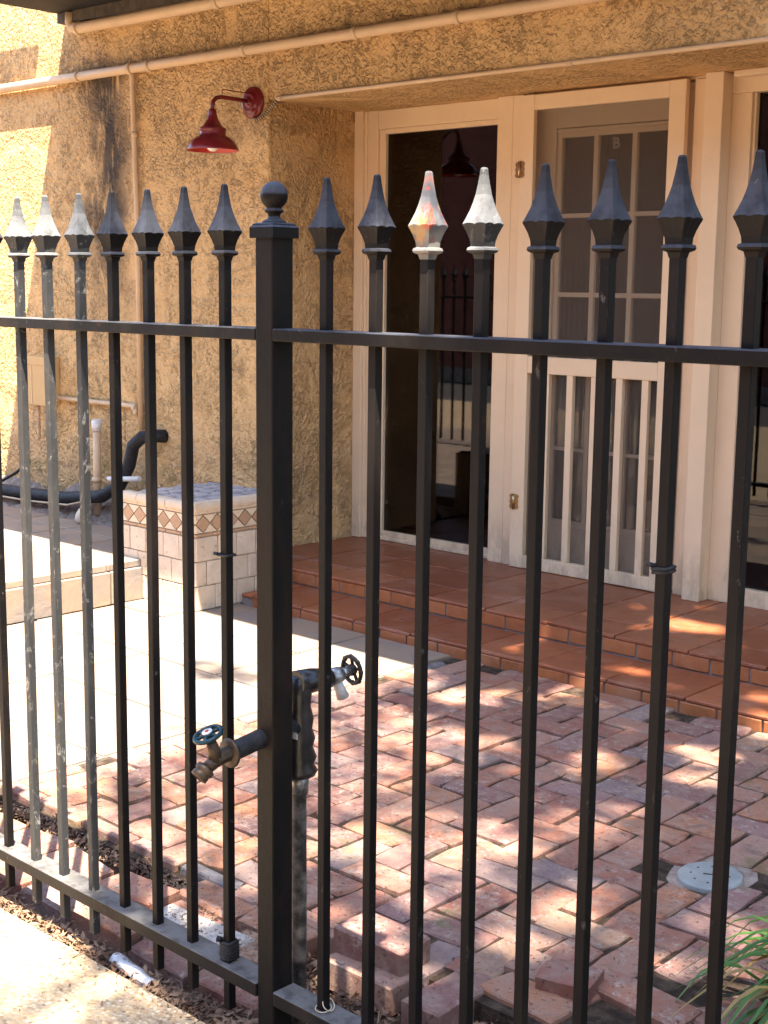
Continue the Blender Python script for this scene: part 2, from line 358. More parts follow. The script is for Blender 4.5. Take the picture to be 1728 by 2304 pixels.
# ------------------------------------------------------------------ mesh helpers
class MB:
    def __init__(s): s.v = []; s.f = []; s.sm = []
    def add(s, vs, fs, smooth=False):
        o = len(s.v); s.v += [tuple(x) for x in vs]; s.f += [tuple(i + o for i in f) for f in fs]; s.sm += [smooth] * len(fs); return s
    def box(s, x0, x1, y0, y1, z0, z1):
        vs = [(x0, y0, z0), (x1, y0, z0), (x1, y1, z0), (x0, y1, z0), (x0, y0, z1), (x1, y0, z1), (x1, y1, z1), (x0, y1, z1)]
        return s.add(vs, [(0, 3, 2, 1), (4, 5, 6, 7), (0, 1, 5, 4), (1, 2, 6, 5), (2, 3, 7, 6), (3, 0, 4, 7)])
    def cbox(s, x0, x1, y0, y1, z0, z1, c=0.003, jit=0.0, rnd=random):
        """box with chamfered edges (24 verts)"""
        X = (x0, x1); Y = (y0, y1); Z = (z0, z1)
        idx = {}; vs = []
        for i in (0, 1):
            for j in (0, 1):
                for k in (0, 1):
                    dx = c if i == 0 else -c; dy = c if j == 0 else -c; dz = c if k == 0 else -c
                    jx, jy, jz = [rnd.uniform(-jit, jit) for _ in range(3)]
                    for ax in range(3):
                        p = [X[i] + dx + jx, Y[j] + dy + jy, Z[k] + dz + jz * 0.4]
                        p[ax] -= (dx, dy, dz)[ax]
                        idx[(i, j, k, ax)] = len(vs); vs.append(tuple(p))
        q = lambda *a: idx[a]
        fs = []
        for ax in range(3):
            for side in (0, 1):
                o = [a for a in range(3) if a != ax]
                loop = []
                for (a, b) in ((0, 0), (1, 0), (1, 1), (0, 1)):
                    t = [0, 0, 0]; t[ax] = side; t[o[0]] = a; t[o[1]] = b
                    loop.append(q(*t, ax))
                flip = (side == 0) ^ (ax == 1)
                fs.append(tuple(loop[::-1]) if flip else tuple(loop))
        for a in range(3):
            for b in range(a + 1, 3):
                cx = 3 - a - b
                for sa in (0, 1):
                    for sb in (0, 1):
                        t0 = [0, 0, 0]; t0[a] = sa; t0[b] = sb; t1 = list(t0); t1[cx] = 1
                        fs.append((q(*t0, a), q(*t1, a), q(*t1, b), q(*t0, b)))
        for i in (0, 1):
            for j in (0, 1):
                for k in (0, 1): fs.append((q(i, j, k, 0), q(i, j, k, 1), q(i, j, k, 2)))
        return s.add(vs, fs)
    def tube(s, pts, rad, n=12, cap=True, smooth=True):
        pts = [Vector(p) for p in pts]; m = len(pts)
        rads = rad if isinstance(rad, (list, tuple)) else [rad] * m
        t0 = (pts[1] - pts[0]).normalized()
        a = t0.orthogonal().normalized(); vs = []; fs = []
        for i, p in enumerate(pts):
            t = ((pts[min(i + 1, m - 1)] - p).normalized() + (p - pts[max(i - 1, 0)]).normalized())
            t = t.normalized() if t.length > 1e-6 else t0
            a = (a - t * a.dot(t)).normalized(); b = t.cross(a)
            for k in range(n):
                w = 2 * PI * k / n; vs.append(p + (a * math.cos(w) + b * math.sin(w)) * rads[i])
        for i in range(m - 1):
            for k in range(n):
                fs.append((i * n + k, i * n + (k + 1) % n, (i + 1) * n + (k + 1) % n, (i + 1) * n + k))
        s.add(vs, fs, smooth)
        if cap:
            s.add([vs[k] for k in range(n)], [tuple(range(n))[::-1]]); s.add([vs[(m - 1) * n + k] for k in range(n)], [tuple(range(n))])
        return s
    def lathe(s, prof, n=32, center=(0, 0, 0), mat=None, smooth=True):
        vs = []; fs = []
        for (rr, z) in prof:
            for k in range(n):
                w = 2 * PI * k / n; p = Vector((rr * math.cos(w), rr * math.sin(w), z))
                if mat is not None: p = mat @ p
                vs.append(p + Vector(center))
        for i in range(len(prof) - 1):
            for k in range(n): fs.append((i * n + k, i * n + (k + 1) % n, (i + 1) * n + (k + 1) % n, (i + 1) * n + k))
        return s.add(vs, fs, smooth)
    def torus(s, R, rr, center, mat=None, n=28, m=8):
        vs = []; fs = []
        for i in range(n):
            a = 2 * PI * i / n
            for j in range(m):
                b = 2 * PI * j / m; p = Vector(((R + rr * math.cos(b)) * math.cos(a), (R + rr * math.cos(b)) * math.sin(a), rr * math.sin(b)))
                if mat is not None: p = mat @ p
                vs.append(p + Vector(center))
        for i in range(n):
            for j in range(m): fs.append((i * m + j, ((i + 1) % n) * m + j, ((i + 1) % n) * m + (j + 1) % m, i * m + (j + 1) % m))
        return s.add(vs, fs, True)
    def prism(s, poly, axis, a, b):
        """poly in the two other axes, extruded along axis ('x','y','z') from a to b"""
        def P(p, t):
            return {'x': (t, p[0], p[1]), 'y': (p[0], t, p[1]), 'z': (p[0], p[1], t)}[axis]
        n = len(poly); vs = [P(p, a) for p in poly] + [P(p, b) for p in poly]
        fs = [tuple(range(n))[::-1], tuple(range(n, 2 * n))] + [(i, (i + 1) % n, n + (i + 1) % n, n + i) for i in range(n)]
        return s.add(vs, fs)
    def mesh(s, name):
        me = bpy.data.meshes.new(name); me.from_pydata(s.v, [], s.f); me.update()
        for p, q in zip(me.polygons, s.sm): p.use_smooth = q
        bm_fix(me); return me

import bmesh
def bm_fix(me):
    bm = bmesh.new(); bm.from_mesh(me)
    bmesh.ops.remove_doubles(bm, verts=bm.verts, dist=1e-6)
    bmesh.ops.recalc_face_normals(bm, faces=bm.faces)
    bm.to_mesh(me); bm.free()

def obj(name, mb, mat, parent=None, loc=None, bevel=0.0):
    me = mb if isinstance(mb, bpy.types.Mesh) else mb.mesh(name)
    if mat is not None:
        me.materials.clear(); me.materials.append(MT[mat])
    o = bpy.data.objects.new(name, me); COL.objects.link(o)
    if parent: o.parent = parent
    if loc: o.location = loc
    if bevel:
        b = o.modifiers.new('bevel', 'BEVEL'); b.width = bevel; b.segments = 2; b.limit_method = 'ANGLE'
    return o
def inst(name, me, mat, parent=None, loc=(0, 0, 0), rot=(0, 0, 0), sc=(1, 1, 1)):
    o = bpy.data.objects.new(name, me); COL.objects.link(o)
    if mat is not None and not me.materials: me.materials.append(MT[mat])
    if parent: o.parent = parent
    o.location = loc; o.rotation_euler = rot; o.scale = sc
    return o
def thing(name, label, cat, loc=(0, 0, 0), rot=(0, 0, 0), group=None):
    o = bpy.data.objects.new(name, None); COL.objects.link(o); o.empty_display_size = 0.1
    o.location = loc; o.rotation_euler = rot; o['label'] = label; o['category'] = cat
    if group: o['group'] = group
    return o
def tag(o, label, cat, group=None):
    o['label'] = label; o['category'] = cat
    if group: o['group'] = group
    return o
def struct(name, mb, mat, parent=None):
    o = obj(name, mb, mat, parent)
    if parent is None: o['kind'] = 'structure'
    return o
def stuff(o): o['kind'] = 'stuff'; return o

# ================================================================== SETTING
# ------------------------------------------------------------------ ground
g = MB(); g.add([(-150, -150, -0.30), (150, -150, -0.30), (150, 150, -0.30), (-150, 150, -0.30)], [(0, 1, 2, 3)])
struct('ground', g, 'soil')
def slab(xa, xb, ya, yb, zt, zb=-0.29, m='soil', name='soil_bed', div=0.05, amp=0.012, seed=3):
    rr = random.Random(seed)
    nx = max(1, int((xb - xa) / div)); ny = max(1, int((yb - ya) / div)); vs = []; fs = []
    for j in range(ny + 1):
        for i in range(nx + 1):
            vs.append((xa + (xb - xa) * i / nx, ya + (yb - ya) * j / ny, zt + (rr.uniform(-amp, amp) if 0 < i < nx and 0 < j < ny else 0)))
    for j in range(ny):
        for i in range(nx): fs.append((j * (nx + 1) + i, j * (nx + 1) + i + 1, (j + 1) * (nx + 1) + i + 1, (j + 1) * (nx + 1) + i))
    b = MB(); b.add(vs, fs, True); b.box(xa, xb, ya, yb, zb, zt - 0.02)
    return struct(name, b, m)
slab(-10.0, 1.6, 1.602, 2.55, -0.062)
b = MB(); b.box(-12, 6, -3.2, 1.600, -0.29, -0.03)
struct('sidewalk', b, 'agg')
b = MB(); b.box(-60, 60, -7.4, -3.2, -0.29, -0.16)
struct('road', b, 'asphalt')
b = MB(); b.box(-60, 60, -14.0, -7.4, -0.29, -0.03)
struct('far_pavement', b, 'rubble')

# ------------------------------------------------------------------ brick patio
FX0, FX1, FY1 = -3.262, 0.3, 3.938
base = MB(); base.box(-3.25, FX1, 2.0, 3.935, -0.25, -0.009)
base.box(-3.25, -2.42, 1.97, 2.0, -0.25, -0.022)
patio = struct('brick_patio', base, 'sand')
bl, bw, bt = 0.1925, 0.0925, 0.062
rb = random.Random(5)
brick_meshes = []
def worn_brick(rb):
    pts = []
    for (x, y) in ((-1, -1), (-.35, -1), (.35, -1), (1, -1), (1, .0), (1, 1), (.35, 1), (-.35, 1), (-1, 1), (-1, 0)):
        jx, jy = rb.uniform(-.0035, .0025), rb.uniform(-.0035, .0025)
        if abs(x) == 1 and abs(y) == 1 and rb.random() < .22: jx -= rb.uniform(.004, .014)
        pts.append((x * (bl / 2 + jx), y * (bw / 2 + jy)))
    n = len(pts); ch = [rb.uniform(.002, .0065) for _ in pts]; vs = []
    for (x, y), c in zip(pts, ch): vs.append((x - math.copysign(min(c, abs(x)), x), y - math.copysign(min(c, abs(y)), y), rb.uniform(-.0015, .001)))
    for (x, y), c in zip(pts, ch): vs.append((x, y, -c * .9))
    for (x, y) in pts: vs.append((x * .985, y * .985, -bt))
    fs = [tuple(range(n))]
    for r_ in (0, 1):
        for i in range(n): fs.append((r_ * n + i, r_ * n + (i + 1) % n, (r_ + 1) * n + (i + 1) % n, (r_ + 1) * n + i))
    mb = MB(); mb.add(vs, fs); return mb
for k in range(16):
    mb = worn_brick(rb)
    me = mb.mesh('brick'); me.materials.append(MT['brick']); brick_meshes.append(me)
def edge_y(x):
    """front boundary of the laid bricks"""
    pts = [(-3.4, 1.99), (-2.46, 1.99), (-2.36, 1.98), (-1.93, 1.985), (-1.70, 1.99), (-1.69, 2.08), (-1.59, 2.085), (-1.58, 2.115), (-1.425, 2.115), (-1.42, 2.265), (-1.20, 2.275), (-1.19, 2.40), (-0.9, 2.6), (0.5, 3.2)]
    for (a, ya), (c, yc) in zip(pts, pts[1:]):
        if a <= x <= c: return ya + (yc - ya) * (x - a) / (c - a)
    return 9
cells = []
a = 0.1
ox, oy_ = -1.60, 2.04
for iy in range(-4, 20):
    for ix in range(-18, 20):
        m4 = (ix - iy) % 4
        if m4 == 0: cells.append((ox + (ix + 1) * a, oy_ + (iy + 0.5) * a, 0))
        elif m4 == 2: cells.append((ox + (ix + 0.5) * a, oy_ + iy * a, 1))
disc_c = Vector((-1.535, 2.825))
placed = []
for (cx, cy, vert) in cells:
    hx, hy = (bw / 2, bl / 2) if vert else (bl / 2, bw / 2)
    if cx - hx < FX0 - 0.11 or cx + hx > FX1 or cy + hy > FY1 + 0.06: continue
    lim = max(edge_y(cx - hx * .9), edge_y(cx), edge_y(cx + hx * .9))
    if cy + hy < lim + (0.022 if cx < -1.9 else 0.07): continue
    if (Vector((cx, cy)) - disc_c).length < 0.105: continue
    placed.append((cx, cy, vert))
def clip_scale(c, h, lo, hi):
    l, hh = max(c - h, lo), min(c + h, hi); return (l + hh) / 2, (hh - l) / 2 / h
def vis_key(p):
    x, y, _ = p
    d = Vector((x, y, -CAMZ)); cz = d.dot(fw)
    if cz < 0.2: return 1e9
    px = F_PX * d.dot(r2) / cz
    return (x * x + y * y) + (1e4 if abs(px) > 930 else 0)
placed.sort(key=vis_key)
rest = MB()
for n, (cx, cy, vert) in enumerate(placed):
    hx, hy = (bw / 2, bl / 2) if vert else (bl / 2, bw / 2)
    nx, sx = clip_scale(cx, hx, FX0 + 0.004, FX1); lim = max(edge_y(cx - hx * .9), edge_y(cx), edge_y(cx + hx * .9)) + rb.uniform(-.012, .006); ny, sy = clip_scale(cy, hy, lim if cy - hy < lim - .012 else 0, FY1 - 0.004)
    if sx < 0.12 or sy < 0.1: continue
    z = rb.uniform(-0.0035, 0.003)
    rz = (PI / 2 if vert else 0) + rb.uniform(-0.028, 0.028) + (PI if rb.random() < 0.5 else 0)
    tilt = (rb.gauss(0, 0.007), rb.gauss(0, 0.009))
    if n < 270:
        inst('brick', brick_meshes[(n * 7) % 16], None, patio, (nx + rb.uniform(-0.003, 0.003), ny + rb.uniform(-0.003, 0.003), z), (tilt[0], tilt[1], rz),
             ((sy, sx, 1) if vert else (sx, sy, 1)))
    else:
        rest.box(nx - hx * sx, nx + hx * sx, ny - hy * sy, ny + hy * sy, -bt, z)
if rest.f: stuff(obj('brick_field', rest, 'brick', patio))
# hand laid edge bricks by the fence: (x, y, z, heading, tiltx, tilty, length scale)
EDGE = [(-1.815, 1.945, 0.004, 0.02, 0, 0, 1.0), 
        (-1.632, 1.985, 0.002, 1.60, 0.0, 0.02, 1.02), (-1.508, 2.072, 0.004, -0.08, 0.02, 0.0, 1.0),
        (-1.33, 2.215, 0.01, -0.06, 0.02, 0.02, 1.08), (-1.45, 2.19, 0.0, 1.45, 0.0, 0.02, 0.9),
        (-1.36, 2.325, -0.012, -0.35, 0.0, 0.05, 1.0), (-1.19, 2.30, 0.0, 1.25, 0.0, 0.0, 0.9), (-1.12, 2.36, -0.01, -0.3, 0, 0, 0.9),
        (-1.56, 2.17, 0.014, 0.1, 0.04, 0.05, 0.55),
        (-1.665, 2.10, 0.0, 0.0, 0.0, 0.0, 0.5),
        # left of the post, between the trench and the fence
        (-1.99, 1.735, -0.02, 0.06, 0.06, 0.0, 1.0), (-2.19, 1.725, -0.022, 0.03, 0.05, 0.02, 0.95), (-2.40, 1.735, -0.012, -0.03, 0.03, 0.0, 1.0),
        (-2.60, 1.725, -0.018, 0.04, 0.05, 0.0, 0.9), (-2.80, 1.73, -0.02, 0.0, 0.04, 0.0, 0.95), (-3.0, 1.735, -0.015, 0.03, 0.04, 0, 1.0),
        (-3.2, 1.73, -0.02, -0.03, 0.04, 0, 1.0), (-3.4, 1.74, -0.02, 0, 0.04, 0, 1.0),
        (-2.04, 1.84, 0.0, 0.10, 0.0, 0.03, 0.9), (-2.26, 1.835, -0.006, -0.04, 0.02, 0.0, 0.95), (-2.47, 1.85, 0.0, 0.05, 0.04, -0.02, 1.0),
        (-2.685, 1.835, -0.004, -0.06, 0.0, 0.05, 0.95), (-2.87, 1.845, 0.0, 0.09, 0.03, 0.0, 0.85), (-3.06, 1.84, -0.006, 0.0, 0.02, 0, 0.9), (-3.26, 1.84, -0.006, 0.04, 0.02, 0, 0.9),
        (-2.09, 1.945, 0.0, 0.03, 0, 0, 1.0), (-2.295, 1.942, -0.004, -0.03, 0, 0.02, 1.0)]
for n, (x, y, z, h, tx, ty, s_) in enumerate(EDGE):
    inst('brick', brick_meshes[(n * 3) % 16], None, patio, (x, y, z), (tx, ty, h), (s_, 1.02, 1))
# mortared lump on the left of the post and a light stone fragment right of it
mb = MB(); mb.cbox(-0.14, 0.14, -0.055, 0.055, -0.05, 0.0, 0.012, 0.006, rb); inst('mortar_patch', mb.mesh('mortar_patch'), 'mortar', patio, (-2.2, 1.80, 0.004), (0.05, 0, 0.05))
mb = MB(); mb.cbox(-0.06, 0.06, -0.035, 0.035, -0.03, 0.0, 0.01, 0.006, rb); inst('stone_fragment', mb.mesh('stone_fragment'), 'mortar', patio, (-1.80, 1.77, -0.028), (0.08, 0.1, 0.2))
# loose raised brick lying on the edge
me = brick_meshes[6]
o = inst('loose_brick', me, None, None, (-1.825, 1.99, 0.058), (0.02, 0.03, 0.06), (0.95, 1.12, 0.9)); tag(o, 'pinkish loose brick lying raised on the patio edge beside the black post', 'brick', 'loose bricks on the patio edge')
o = inst('loose_brick', brick_meshes[2], None, None, (-1.47, 2.155, 0.034), (0.04, 0.02, 0.25), (0.6, 1.0, 0.6)); tag(o, 'small dark broken brick lying on the ragged patio edge', 'brick', 'loose bricks on the patio edge')

# ------------------------------------------------------------------ tiled lower floor, terrace
def tile_field(root, xs, ys, z, th, mat, gap, seed, name='tile', tmax=260, jit=0.0015):
    rr = random.Random(seed); n = 0
    for i in range(len(xs) - 1):
        for j in range(len(ys) - 1):
            x0, x1, y0, y1 = xs[i] + gap / 2, xs[i + 1] - gap / 2, ys[j] + gap / 2, ys[j + 1] - gap / 2
            cx, cy = (x0 + x1) / 2, (y0 + y1) / 2
            mb = MB(); mb.cbox(x0 - cx, x1 - cx, y0 - cy, y1 - cy, -th, 0, 0.003, 0.0012, rr)
            inst(name, mb.mesh(name), mat, root, (cx, cy, z + rr.uniform(-jit, jit)), (rr.uniform(-.003, .003), rr.uniform(-.003, .003), 0))
lb = MB(); lb.box(-4.845, -3.268, 1.75, 3.935, -0.25, -0.008); 
lower = struct('stone_floor', lb, 'slate_grout')
tile_field(lower, [-4.842, -4.52, -4.115, -3.70, -3.268], [1.76, 1.93, 2.33, 2.73, 3.13, 3.54, 3.935], 0.0, 0.03, 'slate', 0.010, 8)
tb = MB(); tb.box(-9.0, -4.868, 1.0, 4.08, -0.25, 0.165)
terr = struct('raised_terrace', tb, 'slate_grout')
tile_field(terr, [-8.55, -8.15, -7.75, -7.35, -6.95, -6.55, -6.14, -5.74, -5.34, -4.855], [1.0, 1.5, 1.9, 2.3, 2.7, 3.1, 3.51, 3.91, 4.08], 0.175, 0.03, 'slate', 0.008, 9)
rr = random.Random(4)
for k, (y0, y1) in enumerate([(1.02, 1.5), (1.5, 1.9), (1.9, 2.3), (2.3, 2.72), (2.72, 3.12), (3.12, 3.52), (3.52, 3.692)]):
    mb = MB(); mb.cbox(-0.012, 0.012, y0 + .004, y1 - .004, 0.0, 0.143, 0.003, 0.001, rr)
    inst('riser_tile', mb.mesh('riser_tile'), 'slate', terr, (-4.856, 0, 0))
o = slab(-9.0, -4.868, 4.08, 4.46, 0.12, -0.25, 'rubble', 'soil_strip', 0.04, 0.03, 6)
# ------------------------------------------------------------------ porch steps
Y1, Y2 = 3.9407, 4.2435
pb_ = MB(); pb_.box(-4.483, 1.0, Y1 + 0.012, Y2 + .02, -0.25, 0.030); pb_.box(-4.862, 1.0, Y2 + 0.02, 5.3, -0.25, 0.100)
pb_.box(-4.483, 1.0, Y2 + 0.012, Y2 + .02, 0.03, 0.1)
porch = struct('porch_steps', pb_, 'grout')
rr = random.Random(21)
xs_top = [-4.862, -4.58, -4.275, -3.97, -3.665, -3.36, -3.055, -2.75, -2.44, -2.135, -1.83, -1.525, -1.22, -0.9]
tile_field(porch, xs_top, [Y2, 4.445, 4.75, 5.06], 0.113, 0.013, 'terra', 0.006, 31)
xs_low = [-4.48, -4.40, -4.10, -3.795, -3.49, -3.19, -2.885, -2.58, -2.27, -1.965, -1.66, -1.355, -1.05]
tile_field(porch, xs_low, [Y1, Y2 + 0.008], 0.043, 0.013, 'terra', 0.006, 32)
def risers(xs, y, z0, z1, seed):
    rr = random.Random(seed)
    for x0, x1 in zip(xs, xs[1:]):
        mb = MB(); mb.cbox(x0 + .004, x1 - .004, -0.006, 0.006, z0, z1, 0.003, 0.0012, rr)
        inst('riser_tile', mb.mesh('riser_tile'), 'riser', porch, (0, y + rr.uniform(-.001, .001), 0))
xr = [-4.48]
while xr[-1] < -1.0: xr.append(xr[-1] + 0.1525 + rr.uniform(-.004, .004))
risers(xr, Y2 + 0.012, 0.046, 0.0985, 1)
xr = [-4.48 + 0.07]
while xr[-1] < -1.0: xr.append(xr[-1] + 0.1525 + rr.uniform(-.012, .012))
risers(xr, Y1 + 0.010, -0.02, 0.0285, 2)

# ================================================================== HOUSE
house = thing('stucco_house', 'ochre stucco house wall with cream framed porch doors behind the fence', 'house', (-4.0, 4.464, 0))
HL = Vector((-4.0, 4.464, 0))
def hpart(name, mb, mat, parent=None, bevel=0.0):
    o = obj(name, mb, mat, parent or house, bevel=bevel)
    if parent is None: o.location = -HL
    return o
YW = 4.464
def grid_face(mb, P0, U, V, nu, nv):
    vs = []; fs = []
    for j in range(nv + 1):
        for i in range(nu + 1): vs.append(Vector(P0) + Vector(U) * i / nu + Vector(V) * j / nv)
    for j in range(nv):
        for i in range(nu): fs.append((j * (nu + 1) + i, j * (nu + 1) + i + 1, (j + 1) * (nu + 1) + i + 1, (j + 1) * (nu + 1) + i))
    mb.add(vs, fs, True)
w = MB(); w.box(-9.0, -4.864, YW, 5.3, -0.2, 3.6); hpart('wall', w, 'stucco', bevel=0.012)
w = MB(); w.box(-4.864, 1.0, YW, 5.3, 2.214, 3.6); hpart('lintel', w, 'stucco', bevel=0.008)
w = MB(); w.box(-1.9, 1.0, 5.02, 5.3, 0.1, 2.214); hpart('wall', w, 'stucco')
# rough footing at the foot of the left wall
w = MB(); rr = random.Random(8)
prof = [(-8.9 + i * 0.13) for i in range(32)]
vs = []; fs = []
for i, x in enumerate(prof):
    d = rr.uniform(0.03, 0.075); h = rr.uniform(0.17, 0.30)
    vs += [(x, YW - d - 0.03, 0.08), (x, YW - d, h * 0.7), (x, YW + 0.01, h)]
for i in range(len(prof) - 1):
    for j in (0, 1): fs.append((i * 3 + j, (i + 1) * 3 + j, (i + 1) * 3 + j + 1, i * 3 + j + 1))
w.add(vs, fs, False); hpart('footing', w, 'rubble')
# overhanging roof above the frame: only its dark corner is seen
w = MB(); w.box(-6.42, -2.30, 3.09, YW - .002, 2.765, 2.84); hpart('eave_soffit', w, 'darkwood')
w = MB(); w.box(-6.43, -2.30, 3.06, 3.09, 2.74, 2.90); hpart('fascia', w, 'wood')
w = MB(); w.prism([(-6.42, 2.715), (-4.6, 2.665), (-4.6, 2.764), (-6.42, 2.764)], 'y', 4.395, YW - .003); hpart('ledger_beam', w, 'wood')
w = MB(); w.box(-9.0, -6.55, 4.30, 4.34, 3.12, 3.165); hpart('added_shade_bar', w, 'wood')  # unseen bar, added to cast the shade band on the left wall
# dark room behind the glazing
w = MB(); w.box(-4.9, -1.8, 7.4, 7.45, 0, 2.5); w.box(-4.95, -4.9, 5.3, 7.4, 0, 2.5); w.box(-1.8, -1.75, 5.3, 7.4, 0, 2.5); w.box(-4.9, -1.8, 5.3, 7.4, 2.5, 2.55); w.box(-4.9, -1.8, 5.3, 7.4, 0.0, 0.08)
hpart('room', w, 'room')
# --- door frames
def fr(name, *boxes, mat='cream', bevel=0.003):
    mb = MB()
    for q in boxes: mb.box(*q)
    return hpart(name, mb, mat, bevel=bevel)
fr('door_jamb', (-4.862, -4.806, 5.030, 5.15, 0.113, 2.216))
fr('door_jamb', (-4.806, -4.790, 5.045, 5.15, 0.113, 2.214))
sl_ = fr('sidelight', (-4.790, -4.722, 5.050, 5.10, 0.113, 2.214), (-4.722, -3.966, 5.052, 5.10, 2.125, 2.213), (-4.722, -3.966, 5.052, 5.10, 0.114, 0.135),
         (-4.722, -4.682, 5.062, 5.10, 0.135, 2.125), (-4.682, -3.966, 5.064, 5.10, 2.102, 2.125), (-4.682, -3.966, 5.064, 5.10, 0.135, 0.160))
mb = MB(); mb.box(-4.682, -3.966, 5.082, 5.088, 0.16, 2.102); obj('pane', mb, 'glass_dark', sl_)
fr('mullion', (-3.966, -3.880, 5.020, 5.15, 0.113, 2.213)); fr('mullion', (-3.877, -3.818, 5.016, 5.15, 0.113, 2.212))
fr('door_head', (-3.816, -2.90, 5.03, 5.15, 2.205, 2.216))
fr('door_jamb', (-2.976, -2.899, 5.024, 5.15, 0.113, 2.204))
fr('pillar', (-2.895, -2.815, 4.962, 5.15, 0.113, 2.213))
# --- screen door, leaf > slats, hinges
D0, D1 = 4.985, 5.015
sd = fr('screen_door', (-3.812, -3.738, D0, D1, 0.116, 2.203), (-3.068, -2.992, D0, D1, 0.116, 2.203), (-3.738, -3.068, D0 + .001, D1, 2.138, 2.202),
        (-3.738, -3.068, D0 + .001, D1, 1.003, 1.078), (-3.738, -3.068, D0 + .001, D1, 0.117, 0.174))
sd['label'] = 'outer screen door with vertical slats in its lower half'
for x in (-3.635, -3.509, -3.382, -3.255, -3.128):
    mb = MB(); mb.box(x - .016, x + .016, D0 + .004, D1 - .002, 0.174, 1.003); obj('slat', mb, 'cream', sd, bevel=0.002)
mb = MB(); mb.box(-3.738, -3.068, D1 - .008, D1 - .006, 1.078, 2.138); obj('insect_screen', mb, 'screen', sd)
mb = MB(); mb.box(-3.738, -3.068, D1 - .0015, D1 - .0005, 0.174, 1.003); obj('insect_screen', mb, 'screen', sd)
for x, z in ((-3.806, 1.888), (-3.790, 0.419)):
    mb = MB(); mb.tube([(x, D0 - .006, z - .034), (x, D0 - .006, z + .034)], 0.0065, 10)
    for s_ in (-1, 1):
        pl = [(0, -.036), (.018, -.034), (.026, -.024), (.019, -.012), (.025, 0), (.019, .012), (.026, .024), (.018, .034), (0, .036)]
        mb.prism([(x + s_ * p, z + q) for p, q in pl][::s_], 'y', D0 - .004, D0 + .0005)
    obj('hinge', mb, 'brass', sd)
# --- inner french door, leaf > panes
E0, E1 = 5.062, 5.105
bx = [(-3.818, -3.672, E0, E1, .12, 2.20), (-3.098, -2.98, E0, E1, .12, 2.20), (-3.672, -3.098, E0, E1, 2.062, 2.199), (-3.672, -3.098, E0, E1, .121, .325)]
bx += [(-3.672, -3.648, E0 + .012, E1, .325, 2.062), (-3.648, -3.098, E0 + .012, E1, 2.022, 2.046), (-3.648, -3.098, E0 + .012, E1, .325, .347)]
bx += [(-3.672, -3.098, E0 + .006, E1, 2.046, 2.058)]
cols = [(-3.648, -3.482), (-3.459, -3.290), (-3.266, -3.098)]
rows = [(0.347, 0.661), (0.676, 1.000), (1.018, 1.340), (1.360, 1.681), (1.699, 2.022)]
for (c0, c1), (d0, _) in zip(cols, cols[1:]): bx.append((c1, d0, E0 + .010, E1, .347, 2.022))
for (a0, a1), (b0, _) in zip(rows, rows[1:]):
    for c0, c1 in cols: bx.append((c0, c1, E0 + .0115, E1, a1, b0))
fd = fr('french_door', *bx, mat='cream_in', bevel=0.002)
for c0, c1 in cols:
    for a0, a1 in rows:
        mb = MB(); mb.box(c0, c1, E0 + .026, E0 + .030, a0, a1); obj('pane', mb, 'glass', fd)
# etched mark on the upper middle pane
tc = bpy.data.curves.new('pane_mark', 'FONT'); tc.body = 'B'; tc.size = 0.062; tc.fill_mode = 'NONE'; tc.bevel_depth = 0.0022; tc.align_x = 'CENTER'
to = bpy.data.objects.new('pane_mark', tc); COL.objects.link(to)
dg = bpy.context.evaluated_depsgraph_get(); tme = bpy.data.meshes.new_from_object(to.evaluated_get(dg)); bpy.data.objects.remove(to)
tme.materials.clear(); tme.materials.append(MT['etch'])
to = bpy.data.objects.new('pane_mark', tme); COL.objects.link(to); to.parent = fd; to.location = (-3.378, E0 + .023, 1.965); to.rotation_euler = (PI / 2, 0, 0)
# sheer curtain inside the left column
mb = MB(); vs = []; fs = []
for i in range(60):
    x = -3.68 + i * 0.0042; y = 5.15 + 0.012 * math.sin(i * 0.9); vs += [(x, y, 0.15), (x, y, 2.1)]
for i in range(59): fs.append((2 * i, 2 * i + 2, 2 * i + 3, 2 * i + 1))
mb.add(vs, fs, True); hpart('curtain', mb, 'curtain')
# --- right sidelight
s2 = fr('sidelight', (-2.815, -2.728, 5.034, 5.10, 0.113, 2.135), (-2.815, -1.9, 5.030, 5.10, 2.135, 2.212), (-2.728, -1.9, 5.036, 5.10, 0.112, 0.182), (-1.98, -1.9, 5.034, 5.10, 0.182, 2.135),
        (-2.728, -2.716, 5.048, 5.10, 0.182, 2.135))
mb = MB(); mb.box(-2.716, -1.98, 5.072, 5.078, 0.182, 2.135); obj('pane', mb, 'glass_dark', s2)
w = MB(); w.box(-2.78, -1.9, 4.975, 5.028, 2.19, 2.2135); hpart('head_moulding', w, 'cream', bevel=0.004)

